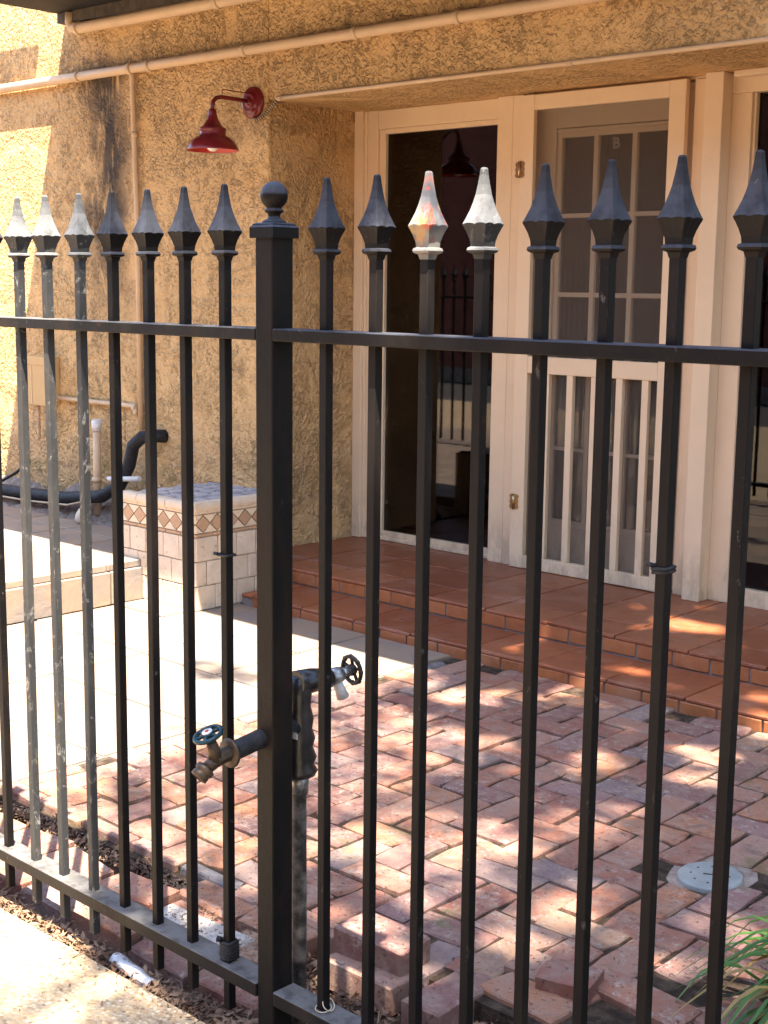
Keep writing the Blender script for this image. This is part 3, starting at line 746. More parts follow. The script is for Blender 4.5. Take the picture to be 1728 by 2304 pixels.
# ------------------------------------------------------------------ conduits on the wall
def conduit(name, label, cat, paths, rad, mat='pipe', clips=(), group=None, clipname='clamp'):
    if isinstance(mat, list): mat, clips = 'pipe', mat
    t = thing(name, label, cat, paths[0][0], group=group); L0 = Vector(paths[0][0])
    for k, p in enumerate(paths):
        mb = MB(); mb.tube([Vector(q) - L0 for q in p], rad[k] if isinstance(rad, (list, tuple)) else rad, 14); obj('pipe', mb, mat, t)
    for (c, ax, rr_) in clips:
        mb = MB(); c = Vector(c) - L0; ax = ax[0]; d = {'x': Vector((1, 0, 0)), 'y': Vector((0, 1, 0)), 'z': Vector((0, 0, 1))}[ax]
        mb.tube([c - d * 0.014, c + d * 0.014], rr_, 14); obj(clipname, mb, mat, t)
    return t
conduit('conduit_pipe', 'long cream painted conduit running level across the stucco above the lamp', 'pipe',
        [[(-9.0, YW - .030, 2.44), (-5.0, YW - .030, 2.441), (-2.4, YW - .030, 2.440), (0.5, YW - .03, 2.44)],
         [(-5.852, YW - .03, 2.438), (-5.851, YW - .022, 2.40), (-5.842, YW - .02, 2.1), (-5.832, YW - .02, 1.7), (-5.83, YW - .02, 0.62)]], [0.024, 0.0135],
        [((-6.3, YW - .03, 2.44), 'x', 0.0275), ((-5.852, YW - .03, 2.44), 'x', 0.029), ((-5.70, YW - .03, 2.44), 'x', 0.0275), ((-4.99, YW - .03, 2.441), 'x', 0.0275), ((-4.28, YW - .03, 2.441), 'x', 0.0275), ((-3.715, YW - .03, 2.44), 'x', 0.0275), ((-5.842, YW - .02, 2.12), 'z', 0.0165)])
conduit('drain_pipe', 'thicker cream pipe with elbow just below the dark eave', 'pipe',
        [[(-6.31, YW - .06, 2.76), (-6.315, YW - .06, 2.715), (-6.30, YW - .058, 2.685), (-6.26, YW - .055, 2.676), (-5.5, YW - .055, 2.672), (-3.0, YW - .055, 2.668)]], 0.029,
        [((-6.255, YW - .055, 2.676), 'x', 0.034), ((-5.15, YW - .055, 2.671), 'x', 0.033)])
# lamp wiring conduit along the lintel edge
conduit('wire_conduit', 'thin cream wiring conduit along the lower edge of the lintel', 'conduit', [[(-4.80, YW - .008, 2.214), (-3.5, YW - .008, 2.216), (-2.0, YW - .008, 2.216), (0.5, YW - .008, 2.216)]], 0.0095, 'pipe',
        [((-4.78, YW - .008, 2.214), 'x', 0.012), ((-3.18, YW - .008, 2.216), 'x', 0.0115)])
t = conduit('flexible_conduit', 'short ribbed flexible conduit hanging from the red lamp plate', 'conduit',
        [[(-4.955, YW - .016, 2.135), (-4.93, YW - .016, 2.127), (-4.88, YW - .014, 2.145), (-4.84, YW - .012, 2.175), (-4.80, YW - .009, 2.205)]], 0.007, 'darkpipe')
mb = MB(); L0 = Vector(t.location)
fp = [Vector(q) for q in [(-4.955, YW - .016, 2.135), (-4.93, YW - .016, 2.127), (-4.88, YW - .014, 2.145), (-4.84, YW - .012, 2.175), (-4.80, YW - .009, 2.205)]]
for a_, b_ in zip(fp, fp[1:]):
    for q in range(4):
        c = a_.lerp(b_, (q + .5) / 4); mb.tube([c - (b_ - a_).normalized() * .002 - L0, c + (b_ - a_).normalized() * .002 - L0], 0.0085, 8)
stuff(obj('rib', mb, 'pipe', t))

# meter box low on the wall, with ribbed conduit
t = thing('cable_box', 'tall narrow ochre painted cable box low on the stucco wall', 'box', (-6.665, YW - .05, 0.83))
mb = MB(); mb.box(-.085, .085, -.05, .049, -.13, .134); obj('body', mb, 'box', t, bevel=0.003)
mb = MB(); mb.box(-.088, .088, -.054, .049, .093, .140); obj('cap', mb, 'box', t, bevel=0.003)
mb = MB(); mb.box(-.045, -.040, -.053, -.0495, -.125, .09); obj('seam', mb, 'pipe', t)
mb = MB(); pts = [(-.045, -.01, -.13), (-.045, -.012, -.2), (-.052, -.005, -.27), (-.06, .0, -.33)]
mb.tube(pts, 0.009, 10)
for q in range(16):
    zc = -.135 - q * .0085; mb.tube([(-.045, -.011, zc), (-.045, -.011, zc - .003)], 0.0145, 10)
obj('ribbed_conduit', mb, 'pipe', t)
conduit('water_pipe', 'thin pale pipe running sideways from the cable box, capped elbow at its end', 'pipe', [[(-6.60, YW - .018, 0.742), (-5.90, YW - .018, 0.742), (-5.87, YW - .018, 0.735), (-5.862, YW - .03, 0.715), (-5.862, YW - .03, 0.70)]], 0.0125, 'pipe',
        [((-6.59, YW - .018, 0.742), 'x', 0.019), ((-5.875, YW - .02, 0.735), 'x', 0.020)])
t = conduit('standing_pipe', 'short upright rusty cream pipe with a white cap', 'pipe', [[(-6.155, YW - .07, 0.14), (-6.15, YW - .07, 0.60)]], 0.021, 'pipe', [((-6.155, YW - .07, 0.33), 'z', 0.026)], clipname='collar')
mb = MB(); mb.tube([(0.005, 0, .455), (0.005, 0, .515)], 0.026, 14); obj('cap', mb, 'white', t)
t = conduit('insulated_pipe', 'thick black insulated line looping from the wall down along the terrace edge', 'pipe',
        [[(-5.655, YW + .01, 0.60), (-5.68, YW - .05, 0.605), (-5.73, YW - .09, 0.595), (-5.79, YW - .10, 0.55), (-5.83, YW - .10, 0.44), (-5.90, YW - .11, 0.33), (-6.05, YW - .12, 0.255), (-6.35, YW - .13, 0.215), (-6.8, YW - .13, 0.195), (-7.4, YW - .13, 0.185), (-8.4, YW - .13, 0.18)]], 0.034, 'rubber')
mb = MB(); L0 = Vector(t.location)
mb.tube([Vector(q) - L0 for q in [(-5.80, YW - .07, .50), (-5.93, YW - .10, .28), (-6.3, YW - .165, .185), (-6.7, YW - .168, .165), (-7.1, YW - .168, .16), (-8, YW - .168, .16)]], 0.006, 6); obj('cable', mb, 'pipe', t)
mb = MB(); mb.tube([Vector(q) - L0 for q in [(-7.35, YW - .14, .20), (-7.05, YW - .12, .225), (-6.93, YW - .08, .29), (-6.86, YW - .03, .36)]], 0.009, 8); obj('cable', mb, 'rubber', t)
o = conduit('pipe_stub', 'short white pipe stub lying across the black insulated line', 'pipe', [[(-5.93, YW - .16, 0.365), (-5.74, YW - .10, 0.38)]], 0.0135, 'white')
mb = MB(); rr = random.Random(2)
mb.lathe([(0.0, 0.0), (0.03, 0.004), (0.042, 0.025), (0.036, 0.055), (0.02, 0.08), (0.0, 0.09)], 9)
o = obj('rock', mb, 'trav', None, (-5.80, 4.05, 0.172)); tag(o, 'pale fist sized rock at the edge of the terrace tiles', 'rock')

# ------------------------------------------------------------------ red wall lamp
lamp = thing('wall_lamp', 'dark red gooseneck barn lamp on the stucco wall beside the porch', 'lamp', (-4.967, YW, 2.209))
ROTY = Matrix.Rotation(PI / 2, 3, 'X')   # lathe axis z -> -y
mb = MB(); mb.lathe([(0.0, 0.046), (0.014, 0.045), (0.020, 0.034), (0.030, 0.030), (0.036, 0.034), (0.044, 0.030), (0.050, 0.022), (0.058, 0.022), (0.070, 0.012), (0.0735, 0.004), (0.0735, -0.004)], 36, (0, 0, 0), ROTY)
obj('back_plate', mb, 'red', lamp)
mb = MB(); mb.tube([(0, -.03, .003), (0, -.10, .006), (0, -.195, .006), (0, -.225, -.001), (0, -.243, -.018), (0, -.248, -.045), (0, -.248, -.062)], 0.0095, 12); obj('arm', mb, 'red', lamp)
mb = MB(); mb.tube([(0, -.02, .040), (0, -.185, .040), (0, -.190, .037), (0, -.190, .012)], 0.0022, 6); obj('stay_rod', mb, 'red', lamp)
mb = MB(); mb.lathe([(0.0, -.050), (0.015, -.052), (0.018, -.060), (0.0195, -.072), (0.026, -.098), (0.038, -.118), (0.052, -.132), (0.062, -.137), (0.0635, -.143), (0.060, -.148), (0.0605, -.168), (0.078, -.176), (0.098, -.192), (0.112, -.212), (0.119, -.229), (0.1195, -.234), (0.1165, -.234)], 48, (0, -.248, 0))
obj('shade', mb, 'red', lamp)
mb = MB(); mb.lathe([(0.1165, -.234), (0.110, -.214), (0.096, -.195), (0.076, -.179), (0.058, -.170), (0.0, -.165)], 48, (0, -.248, 0)); obj('shade_lining', mb, 'red_in', lamp)
mb = MB(); mb.lathe([(0.0, -.238), (0.014, -.236), (0.025, -.226), (0.028, -.212), (0.024, -.196), (0.014, -.180), (0.013, -.168)], 20, (0, -.248, 0)); obj('bulb', mb, 'bulb', lamp)

# ------------------------------------------------------------------ tiled pedestal
PX0, PX1, PY0, PY1 = -4.99, -4.485, 3.694, 4.170
ped = thing('tiled_pedestal', 'low travertine tiled pedestal with diamond border and slate chip top', 'pedestal', (PX1, PY0, 0))
PL = Vector((PX1, PY0, 0))
rr = random.Random(12)
mb = MB(); mb.box(PX0 + .008 - PL.x, -.008, .008, PY1 - PL.y, -0.05, 0.455); obj('core', mb, 'trav_grout', ped)
def face_tile(face, s0, s1, z0, z1, mat, name='tile', th=0.008, proud=0.0, poly=None):
    """face 'f' = front (-Y), s along X from corner to the left; 'r' = right (+X), s along Y going back"""
    mb = MB()
    if face == 'f':
        if poly: mb.prism([(-p, q) for p, q in poly], 'y', -proud, th)
        else: mb.cbox(-s1, -s0, -proud, th, z0, z1, 0.0025, 0.0016, rr)
    else:
        if poly: mb.prism([(p, q) for p, q in poly], 'x', -th, proud)
        else: mb.cbox(-th, proud, s0, s1, z0, z1, 0.0025, 0.0016, rr)
    o = inst(name, mb.mesh(name), mat, ped); return o
rowz = [(0.002, 0.104), (0.108, 0.210), (0.214, 0.316)]
for face, total in (('f', PX1 - PX0), ('r', PY1 - PY0)):
    for k, (z0, z1) in enumerate(rowz):
        s_ = 0.003 if k % 2 == 0 else -0.055
        while s_ < total - .02:
            e = min(s_ + 0.112 + rr.uniform(-.012, .012), total - .002)
            face_tile(face, max(s_, .001) + .002, e - .002, z0, z1, 'trav', proud=rr.uniform(0, .003)); s_ = e
    # thin brown listel
    s_ = 0.002
    while s_ < total - .01:
        e = min(s_ + 0.10, total - .002); face_tile(face, s_, e - .004, 0.320, 0.333, 'trav_brown', 'listel', proud=0.002); s_ = e
    # diamonds and triangles
    za, zb_ = 0.337, 0.413; zm = (za + zb_) / 2; p = 0.0765; nD = int(total / p); g_ = 0.0035
    p = (total - .004) / nD
    for i in range(nD):
        c = .002 + (i + .5) * p; h_ = p / 2
        face_tile(face, 0, 0, 0, 0, 'trav_brown', 'diamond', proud=.002, poly=[(c - h_ + g_, zm), (c, za + g_), (c + h_ - g_, zm), (c, zb_ - g_)])
        for s2_, (q, zz) in ((1, (c, zb_)), (-1, (c, za))):
            pass
    for i in range(nD + 1):
        c = .002 + i * p; l_ = max(c - p / 2 + .003, .003); r_ = min(c + p / 2 - .003, total - .003)
        for zz, zt in ((za, zm - .004), (zb_, zm + .004)):
            poly = [(l_, zz), (r_, zz), (min(c, total - .003), zt)] if 0 < i < nD else ([(l_, zz), (r_, zz), (l_, zt)] if i == 0 else [(l_, zz), (r_, zz), (r_, zt)])
            face_tile(face, 0, 0, 0, 0, 'trav_cream', 'triangle', proud=.0015, poly=poly)
    # bullnose rim
    s_ = -0.012
    while s_ < total:
        e = min(s_ + 0.20, total); mb = MB()
        prof = [(-.008, .417), (.004, .418), (.006, .430), (.012, .434), (.014, .445), (.012, .458), (.004, .467), (-.03, .468), (-.03, .42)]
        if face == 'f': mb.prism([(-q, z) for q, z in prof], 'x', -(e - .002), -(s_ + .002) if s_ > 0 else 0.008)
        else: mb.prism([(q, z) for q, z in prof], 'y', (s_ + .002) if s_ > 0 else -.0075, e - .002)
        inst('rim_tile', mb.mesh('rim_tile'), 'trav_trim', ped); s_ = e
# irregular slate chips on the top
ng = 7
for i in range(5):
    for j in range(ng):
        x0 = PX0 - PL.x + .035 + i * .088; y0 = .035 + j * .097
        c = (x0 + .044, y0 + .048); pts = []
        for k in range(6):
            w_ = 2 * PI * k / 6 + rr.uniform(-.3, .3); q = rr.uniform(.036, .049); pts.append((c[0] + q * math.cos(w_), c[1] + q * 1.05 * math.sin(w_)))
        pts = [(min(max(px, PX0 - PL.x + .02), -.032), min(max(py, .032), PY1 - PL.y - .005)) for px, py in pts]
        mb = MB(); mb.prism(pts, 'z', 0.455, 0.466 + rr.uniform(-.002, .003)); inst('slate_chip', mb.mesh('slate_chip'), 'mosaic', ped)

# ================================================================== IRON FENCE
TH = -0.0117
RZ = Matrix.Rotation(TH, 3, 'Z')
PC = Vector((-1.779, 1.607, 0))                     # post centre, fence frame
fence = thing('iron_fence', 'black iron picket fence with spear points and a ball topped post', 'fence', RZ @ PC, (0, 0, TH))
FL = -PC
def fpart(name, mb, mat, parent=None, bevel=0.0):
    o = obj(name, mb, mat, parent or fence, bevel=bevel)
    if parent is None: o.location = FL
    return o
zo = CAMZ
RT, RB_, BT, BB = zo - .0735, zo - .0948, zo - 1.274, zo - 1.3012
post = MB(); post.box(-1.801, -1.757, 1.583, 1.631, -0.25, zo + .079); post = fpart('post', post, 'iron_post', bevel=0.003)
mb = MB(); cx, cy = -1.779, 1.607
def ring_sq(mb, levels):
    vs = []; fs = []
    for (h, z) in levels: vs += [(cx - h, cy - h, z), (cx + h, cy - h, z), (cx + h, cy + h, z), (cx - h, cy + h, z)]
    for i in range(len(levels) - 1):
        for k in range(4): fs.append((i * 4 + k, i * 4 + (k + 1) % 4, (i + 1) * 4 + (k + 1) % 4, (i + 1) * 4 + k))
    n = len(levels); fs.append((3, 2, 1, 0)); fs.append((4 * n - 4, 4 * n - 3, 4 * n - 2, 4 * n - 1)); mb.add(vs, fs)
ring_sq(mb, [(0.0295, zo + .077), (0.0295, zo + .0945), (0.026, zo + .0985), (0.026, zo + .1000), (0.021, zo + .1025)])
obj('post_cap', mb, 'iron_post', post)
mb = MB(); mb.lathe([(0.0, zo + .100), (0.0205, zo + .1015), (0.0205, zo + .1045), (0.017, zo + .107), (0.0115, zo + .109), (0.010, zo + .114), (0.0115, zo + .118), (0.0155, zo + .120), (0.0165, zo + .1225), (0.0145, zo + .125), (0.0125, zo + .1265)]
                    + [(0.0235 * math.sin(w_), zo + .1475 - 0.0235 * math.cos(w_)) for w_ in [PI * (0.20 + 0.8 * k / 14) for k in range(15)]], 32, (cx, cy, 0))
obj('ball_finial', mb, 'iron_post', post)
for x0, x1 in ((-8.95, -1.802), (-1.756, 0.25)):
    rl = MB(); rl.box(x0, x1, 1.5815 if x0 > -3 else 1.583, 1.631, RB_, RT); fpart('top_rail', rl, 'iron_rail' if x0 < -3 else 'iron', bevel=0.002)
    rl = MB(); rl.box(x0, x1, 1.580, 1.6315, BB, BT); fpart('bottom_rail', rl, 'iron_rail', bevel=0.002)
# one picket and one spear mesh, shared
hb = 0.0085
mb = MB(); mb.cbox(-hb, hb, -hb, hb, zo - 1.372, zo + .051, 0.0012, 0.0)
picket_me = mb.mesh('picket'); picket_me.materials.append(MT['iron'])
def spear_mesh(mat):
    n = 6
    lv = [(0.0086, .040, 0), (0.0105, .0475, 0), (0.0155, .0500, 0), (0.0168, .0530, 0), (0.0158, .0565, 0), (0.0128, .0580, 0), (0.0134, .066, .15), (0.0160, .0755, .5), (0.0190, .0835, .9), (0.0212, .0885, 1.0), (0.0216, .0905, 1.0),
          (0.0205, .0930, .7), (0.0178, .1000, .25), (0.0142, .1100, .1), (0.0112, .1210, 0), (0.0085, .1330, 0), (0.0064, .1470, 0), (0.0048, .1600, 0), (0.0040, .1690, 0), (0.0030, .1712, 0), (0.0008, .1718, 0)]
    vs = []; fs = []; N = 4 * n
    for (h, z, fl) in lv:
        for side in range(4):
            for k in range(n):
                t_ = -1 + 2 * k / n
                wv = math.cos(2 * PI * (t_ + 1) / 2 * 2)          # two flutes per side
                d = h * (1 - 0.07 * fl * (0.5 + 0.5 * wv))
                p = {0: (t_ * h, -d), 1: (d, t_ * h), 2: (-t_ * h, d), 3: (-d, -t_ * h)}[side]
                if k == 0: p = {0: (-h, -h), 1: (h, -h), 2: (h, h), 3: (-h, h)}[side]
                vs.append((p[0], p[1], zo + z + 0.0022 * fl * (wv - 1) * -0.5))
    for i in range(len(lv) - 1):
        for k in range(N): fs.append((i * N + k, i * N + (k + 1) % N, (i + 1) * N + (k + 1) % N, (i + 1) * N + k))
    fs.append(tuple(range((len(lv) - 1) * N, len(lv) * N)))
    m_ = MB(); m_.add(vs, fs, False); me = m_.mesh('spear_point'); me.materials.append(MT[mat]); return me
spear_me = spear_mesh('iron'); spear_lit_wn = spear_mesh('iron_lit_worn')
picket_lit_wn = mb.mesh('picket'); picket_lit_wn.materials.append(MT['iron_lit_worn']); spear_st = spear_mesh('spear_stained')
xsL = [-2.570 + .1107 * i for i in range(-57, 7)]
xsR = [-1.6485 + .1096 * i for i in range(0, 17)]
rf = random.Random(3)
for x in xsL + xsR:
    lit_worn = -2.6 < x < -2.3  # pickets standing in the sun get the paler copy
    p = inst('picket', picket_lit_wn if lit_worn else picket_me, None, fence, (x + FL.x, 1.605 + FL.y, 0), (rf.uniform(-.0015, .0015), rf.uniform(-.0015, .0015), rf.uniform(-.03, .03)))
    pale = abs(x - (-1.6485 + .3288)) < .01  # spear in a gap of sun, also given the sunlit copy
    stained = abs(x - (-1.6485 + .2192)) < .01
    s_ = inst('spear_point', spear_st if stained else (spear_lit_wn if lit_worn or pale else spear_me), None, p, (0, 0, 0), (0, 0, rf.uniform(-.02, .02)))
    if stained: s_['label'] = 'spear point with red and yellow paint stains'

# bits tied to the pickets
def torus_tie(x, z, name, label, cat, mat, turns=1, pitch=0.006, r_=0.0022):
    c = RZ @ Vector((x, 1.605, z)); mb = MB()
    q = 0.0108; pts = []
    for t_ in range(turns):
        for (a_, b_) in ((-q, -q), (q, -q), (q, q), (-q, q)): pts.append((a_, b_, (t_ + len(pts) % 4 / 4) * pitch))
    pts.append((-q, -q, turns * pitch))
    mb.tube(pts, r_, 6)
    mb.tube([(-q, -q, turns * pitch), (-q - .008, -q - .004, turns * pitch + .001)], r_ * 1.3, 6)
    o = obj(name, mb, mat, None, c); o.rotation_euler = (0, 0, TH); return tag(o, label, cat)
torus_tie(-1.906, zo - .487, 'cable_tie', 'black cable tie around the picket left of the post, in front of the pedestal', 'cable tie', 'blackcast', 1, 0.002, 0.0028)
torus_tie(-1.906, zo - 1.270, 'tape_wrap', 'black tape wound round the foot of the picket left of the post', 'tape', 'rubber', 6, 0.0062, 0.0045)
o = torus_tie(-0.991, 1.0, 'tape_wrap', 'torn bit of tape knotted round a picket in front of the slatted door', 'tape', 'rubber', 2, 0.005, 0.0028)
mb = MB(); mb.torus(0.0145, 0.0009, (0, 0, 0), Matrix.Rotation(0.1, 3, 'X')); mb.torus(0.012, 0.0009, (0.010, 0.003, 0.009), Matrix.Rotation(0.8, 3, 'Y'))
o = obj('wire_ring', mb, 'wire', None, RZ @ Vector((-1.6455, 1.602, BT + .004))); tag(o, 'loop of pale wire around the foot of the first picket right of the post', 'wire')

# ------------------------------------------------------------------ standpipe with two taps
sp = thing('standpipe', 'black wrapped water standpipe with two taps behind and through the fence post', 'standpipe', (-1.772, 1.70, -0.06))
SL = Vector((-1.772, 1.70, -0.06))
def sub(*pts): return [Vector(q) - SL for q in pts]
X = -1.772
mb = MB(); mb.tube(sub((X, 1.70, -0.10), (X + .002, 1.70, .20), (X, 1.70, .46), (X, 1.70, .66)), 0.0135, 14); obj('riser_pipe', mb, 'darkpipe', sp)
mb = MB(); mb.tube(sub((X, 1.70, .452), (X, 1.70, .492)), 0.0175, 14); obj('silver_wrap', mb, 'silver', sp)
mb = MB(); mb.tube(sub((X + .004, 1.70, .484), (X + .003, 1.70, .492), (X - .001, 1.70, .507), (X + .002, 1.70, .522), (X - .001, 1.70, .54), (X + .001, 1.70, .558), (X, 1.70, .575), (X + .001, 1.70, .595), (X, 1.70, .618), (X, 1.70, .640), (X, 1.703, .662), (X, 1.715, .672)), [0.027, 0.033, 0.028, 0.031, 0.026, 0.029, 0.024, 0.026, 0.021, 0.023, 0.022, 0.018], 14, smooth=True); obj('insulation', mb, 'tape', sp)
mb = MB(); mb.box(-.028, .030, -.034, -.033, .628, .640); o = obj('label_strip', mb, 'paper', sp); 
mb = MB(); mb.tube(sub((X, 1.69, .662), (X, 1.73, .660), (X, 1.775, .655)), [0.024, 0.023, 0.019], 12); obj('insulation', mb, 'tape', sp)
mb = MB(); mb.tube(sub((X, 1.70, .585), (X, 1.62, .580), (X, 1.585, .576), (X, 1.532, .5695)), [0.02, 0.0185, 0.0175, 0.0175], 16); obj('insulation', mb, 'rubber', sp)
def handwheel(mb, R, c, axis, spokes=6, lobes=0):
    q = Vector(axis).to_track_quat('Z', 'Y').to_matrix(); c = Vector(c)
    mb.torus(R, 0.0042, c, q, 36, 8)
    if lobes:
        for i in range(lobes):
            w_ = 2 * PI * i / lobes; mb.lathe([(0, -.004), (.0045, -.003), (.006, 0), (.0045, .003), (0, .004)], 8, c + q @ Vector((R * math.cos(w_), R * math.sin(w_), 0)), q)
    for i in range(spokes):
        w_ = 2 * PI * (i + .3) / spokes; d = q @ Vector((math.cos(w_), math.sin(w_), 0)); mb.tube([c + d * .006 + q @ Vector((0, 0, .002)), c + d * R], 0.0034, 6)
    mb.lathe([(0, .006), (.010, .0055), (.0115, .003), (.0115, -.004), (0, -.005)], 16, c, q)
    return q
# front tap (towards the pavement)
ft = Vector((X, 1.530, .5695))
tap = MB()
tap.lathe([(0, .003), (.0235, .003), (.0265, 0), (.0265, -.003), (0.019, -.004)], 24, ft + Vector((0, .0, 0)) - SL, Matrix.Rotation(PI / 2, 3, 'X'))
bd = [ft, ft + Vector((0, -.014, -.001)), ft + Vector((0, -.034, -.004))]
tap.tube([p - SL for p in bd], [0.0145, 0.014, 0.015], 8, smooth=False)
tap.tube([p - SL for p in (ft + Vector((0, -.030, -.004)), ft + Vector((0, -.034, .014)), ft + Vector((0, -.040, .030)))], [0.014, 0.0115, 0.009], 10)
tap.tube([p - SL for p in (ft + Vector((0, -.028, -.003)), ft + Vector((-.003, -.038, -.012)), ft + Vector((-.007, -.046, -.018)))], [0.014, 0.012, 0.0115], 12)
front_tap = obj('tap', tap, 'bronze', sp); front_tap['label'] = 'bronze tap with teal handwheel facing the pavement'
mb = MB(); ax = Vector((-.10, -.36, .92)).normalized(); hc = ft + Vector((-.002, -.045, .044)) - SL
q = handwheel(mb, 0.0245, hc, ax, 6)
obj('handwheel', mb, 'teal', front_tap)
mb = MB(); mb.lathe([(0, .0075), (.0095, .007), (.0098, .0055), (0, .005)], 18, hc, q); obj('wheel_label', mb, 'white', front_tap)
mb = MB(); mb.lathe([(0, .0085), (.0035, .0083), (.0038, .0073), (0, .007)], 12, hc, q); obj('wheel_dot', mb, 'red_in', front_tap)
mb = MB(); d = Vector((-.14, -.70, -.62)).normalized(); q = d.to_track_quat('Z', 'Y').to_matrix(); oc = ft + Vector((-.007, -.045, -.017)) - SL
mb.lathe([(0.009, -.002), (.0165, 0), (.0178, .003), (.0178, .009), (.0150, .0105), (.0150, .0125), (.0160, .014), (.0160, .022), (.0120, .0235), (.0110, .018), (0.0, .016)], 22, oc, q)
obj('hose_thread', mb, 'bronze', front_tap)
# rear tap (towards the patio)
bt_ = Vector((X, 1.772, .655)); tap = MB()
tap.tube([p - SL for p in (bt_, bt_ + Vector((0, .022, .001)), bt_ + Vector((0, .035, .002)))], [0.0155, 0.0165, 0.015], 10)
tap.tube([p - SL for p in (bt_ + Vector((0, .030, .002)), bt_ + Vector((0, .062, .004)))], [0.0095, 0.008], 10)
rear_tap = obj('tap', tap, 'silver', sp); rear_tap['label'] = 'silver tap with black handwheel facing the patio'
mb = MB(); mb.tube([p - SL for p in (bt_ + Vector((0, .022, -.006)), bt_ + Vector((0.004, .030, -.026)), bt_ + Vector((0.006, .036, -.042)))], [0.010, 0.010, 0.0125], 12); obj('spout', mb, 'paper', rear_tap)
mb = MB(); handwheel(mb, 0.026, bt_ + Vector((0, .066, .004)) - SL, (0.1, 1, 0.1), 5, 8); obj('handwheel', mb, 'blackcast', rear_tap)

# ------------------------------------------------------------------ small things on the ground
dc = thing('drain_cover', 'round pale blue green plastic cover sunk between the patio bricks', 'cover', (-1.535, 2.825, 0.003), (0.03, -0.03, 0.4))
mb = MB(); mb.lathe([(0, .004), (.062, .004), (.074, .003), (.077, .0), (.077, -.018), (.070, -.03), (0, -.03)], 40); obj('lid', mb, 'disc', dc)
mb = MB()
for i in range(8):
    w_ = 2 * PI * i / 8; mb.lathe([(0, .0048), (.003, .0046), (.0034, .0038)], 8, (.045 * math.cos(w_), .045 * math.sin(w_), 0))
mb.box(-.016, .016, -.0025, .0025, .0035, .0048)
obj('rivets', mb, 'blackcast', dc)
mb = MB(); vs = []; rr = random.Random(17)
for k in range(14):
    w_ = 2 * PI * k / 14; q = rr.uniform(.095, .135); vs.append((-1.555 + q * .9 * math.cos(w_), 2.85 + q * math.sin(w_)))
mb.prism(vs, 'z', -.05, -.008); obj('mortar_bed', mb, 'rubble', patio)
# scrap of plastic in the gutter strip
mb = MB(); vs = []; fs = []
for i in range(6):
    for j in range(9):
        x = -.075 + j * .0185; y = -.016 + i * .0065; vs.append((x, y, .012 + .010 * math.sin(i / 5 * PI) + .002 * math.sin(j * 1.7)))
for i in range(5):
    for j in range(8): fs.append((i * 9 + j, i * 9 + j + 1, (i + 1) * 9 + j + 1, (i + 1) * 9 + j))
mb.add(vs, fs, True); o = obj('plastic_scrap', mb, 'paper', None, (-2.20, 1.636, -.045)); o.rotation_euler = (0.2, 0.02, -0.12)
md = o.modifiers.new('solid', 'SOLIDIFY'); md.thickness = 0.002
tag(o, 'curled scrap of weathered white plastic among dry leaves below the left rail', 'scrap')

# dry leaf litter: nobody could count it
lt = MB(); rr = random.Random(99)
def leaflet(x, y, z, s_):
    a_ = rr.uniform(0, 2 * PI); tx, ty = rr.uniform(-.7, .7), rr.uniform(-.7, .7)
    R_ = Euler((tx, ty, a_)).to_matrix(); w_ = s_ * rr.uniform(.22, .42); cu = s_ * rr.uniform(-.2, .3)
    P_ = [R_ @ Vector(q) + Vector((x, y, z)) for q in ((-s_, 0, cu), (-s_ * .2, -w_, 0), (s_, 0, cu), (-s_ * .1, w_, 0))]
    lt.add(P_, [(0, 1, 3), (1, 2, 3)])
for _ in range(5200):
    x = rr.uniform(-3.6, -1.65); leaflet(x, rr.gauss(1.632, .016), -.05 + abs(rr.gauss(0, .012)), rr.uniform(.004, .014))
for _ in range(5200):
    x = rr.uniform(-2.05, -0.6); y0 = 1.60; y1 = max(1.66, min(edge_y(x) - .03, 2.4)); leaflet(x, rr.uniform(y0, y1), -.05 + abs(rr.gauss(0, .010)), rr.uniform(.004, .016))
for _ in range(1800):
    x = rr.uniform(-3.2, -2.3); leaflet(x, rr.gauss(1.95, .016), -.035 + abs(rr.gauss(0, .012)), rr.uniform(.004, .011))
for _ in range(380):
    x = rr.uniform(-3.1, -1.2); y = rr.uniform(1.7, 3.9)
    if y > edge_y(x): leaflet(x, y, .007, rr.uniform(.002, .006))
for _ in range(240): leaflet(rr.uniform(-2.9, -1.7), 1.6 - abs(rr.gauss(0, .09)), -.027, rr.uniform(.002, .008))
for _ in range(300): leaflet(rr.uniform(-2.32, -2.0), rr.uniform(1.77, 1.88), .006, rr.uniform(.003, .009))
for _ in range(120):
    x = rr.uniform(-3.2, -1.1); y = rr.choice((rr.gauss(1.632, .016), rr.uniform(1.62, 1.9) if x > -1.95 else rr.gauss(1.632, .016))); a_ = rr.uniform(0, 6.28); l_ = rr.uniform(.015, .05)
    lt.tube([(x, y, -.035), (x + l_ * .5 * math.cos(a_), y + l_ * .5 * math.sin(a_), -.03 + rr.uniform(0, .01)), (x + l_ * math.cos(a_ + .2), y + l_ * math.sin(a_ + .2), -.032)], rr.uniform(.0008, .0018), 4, False)
stuff(obj('leaf_litter', lt, 'litter'))

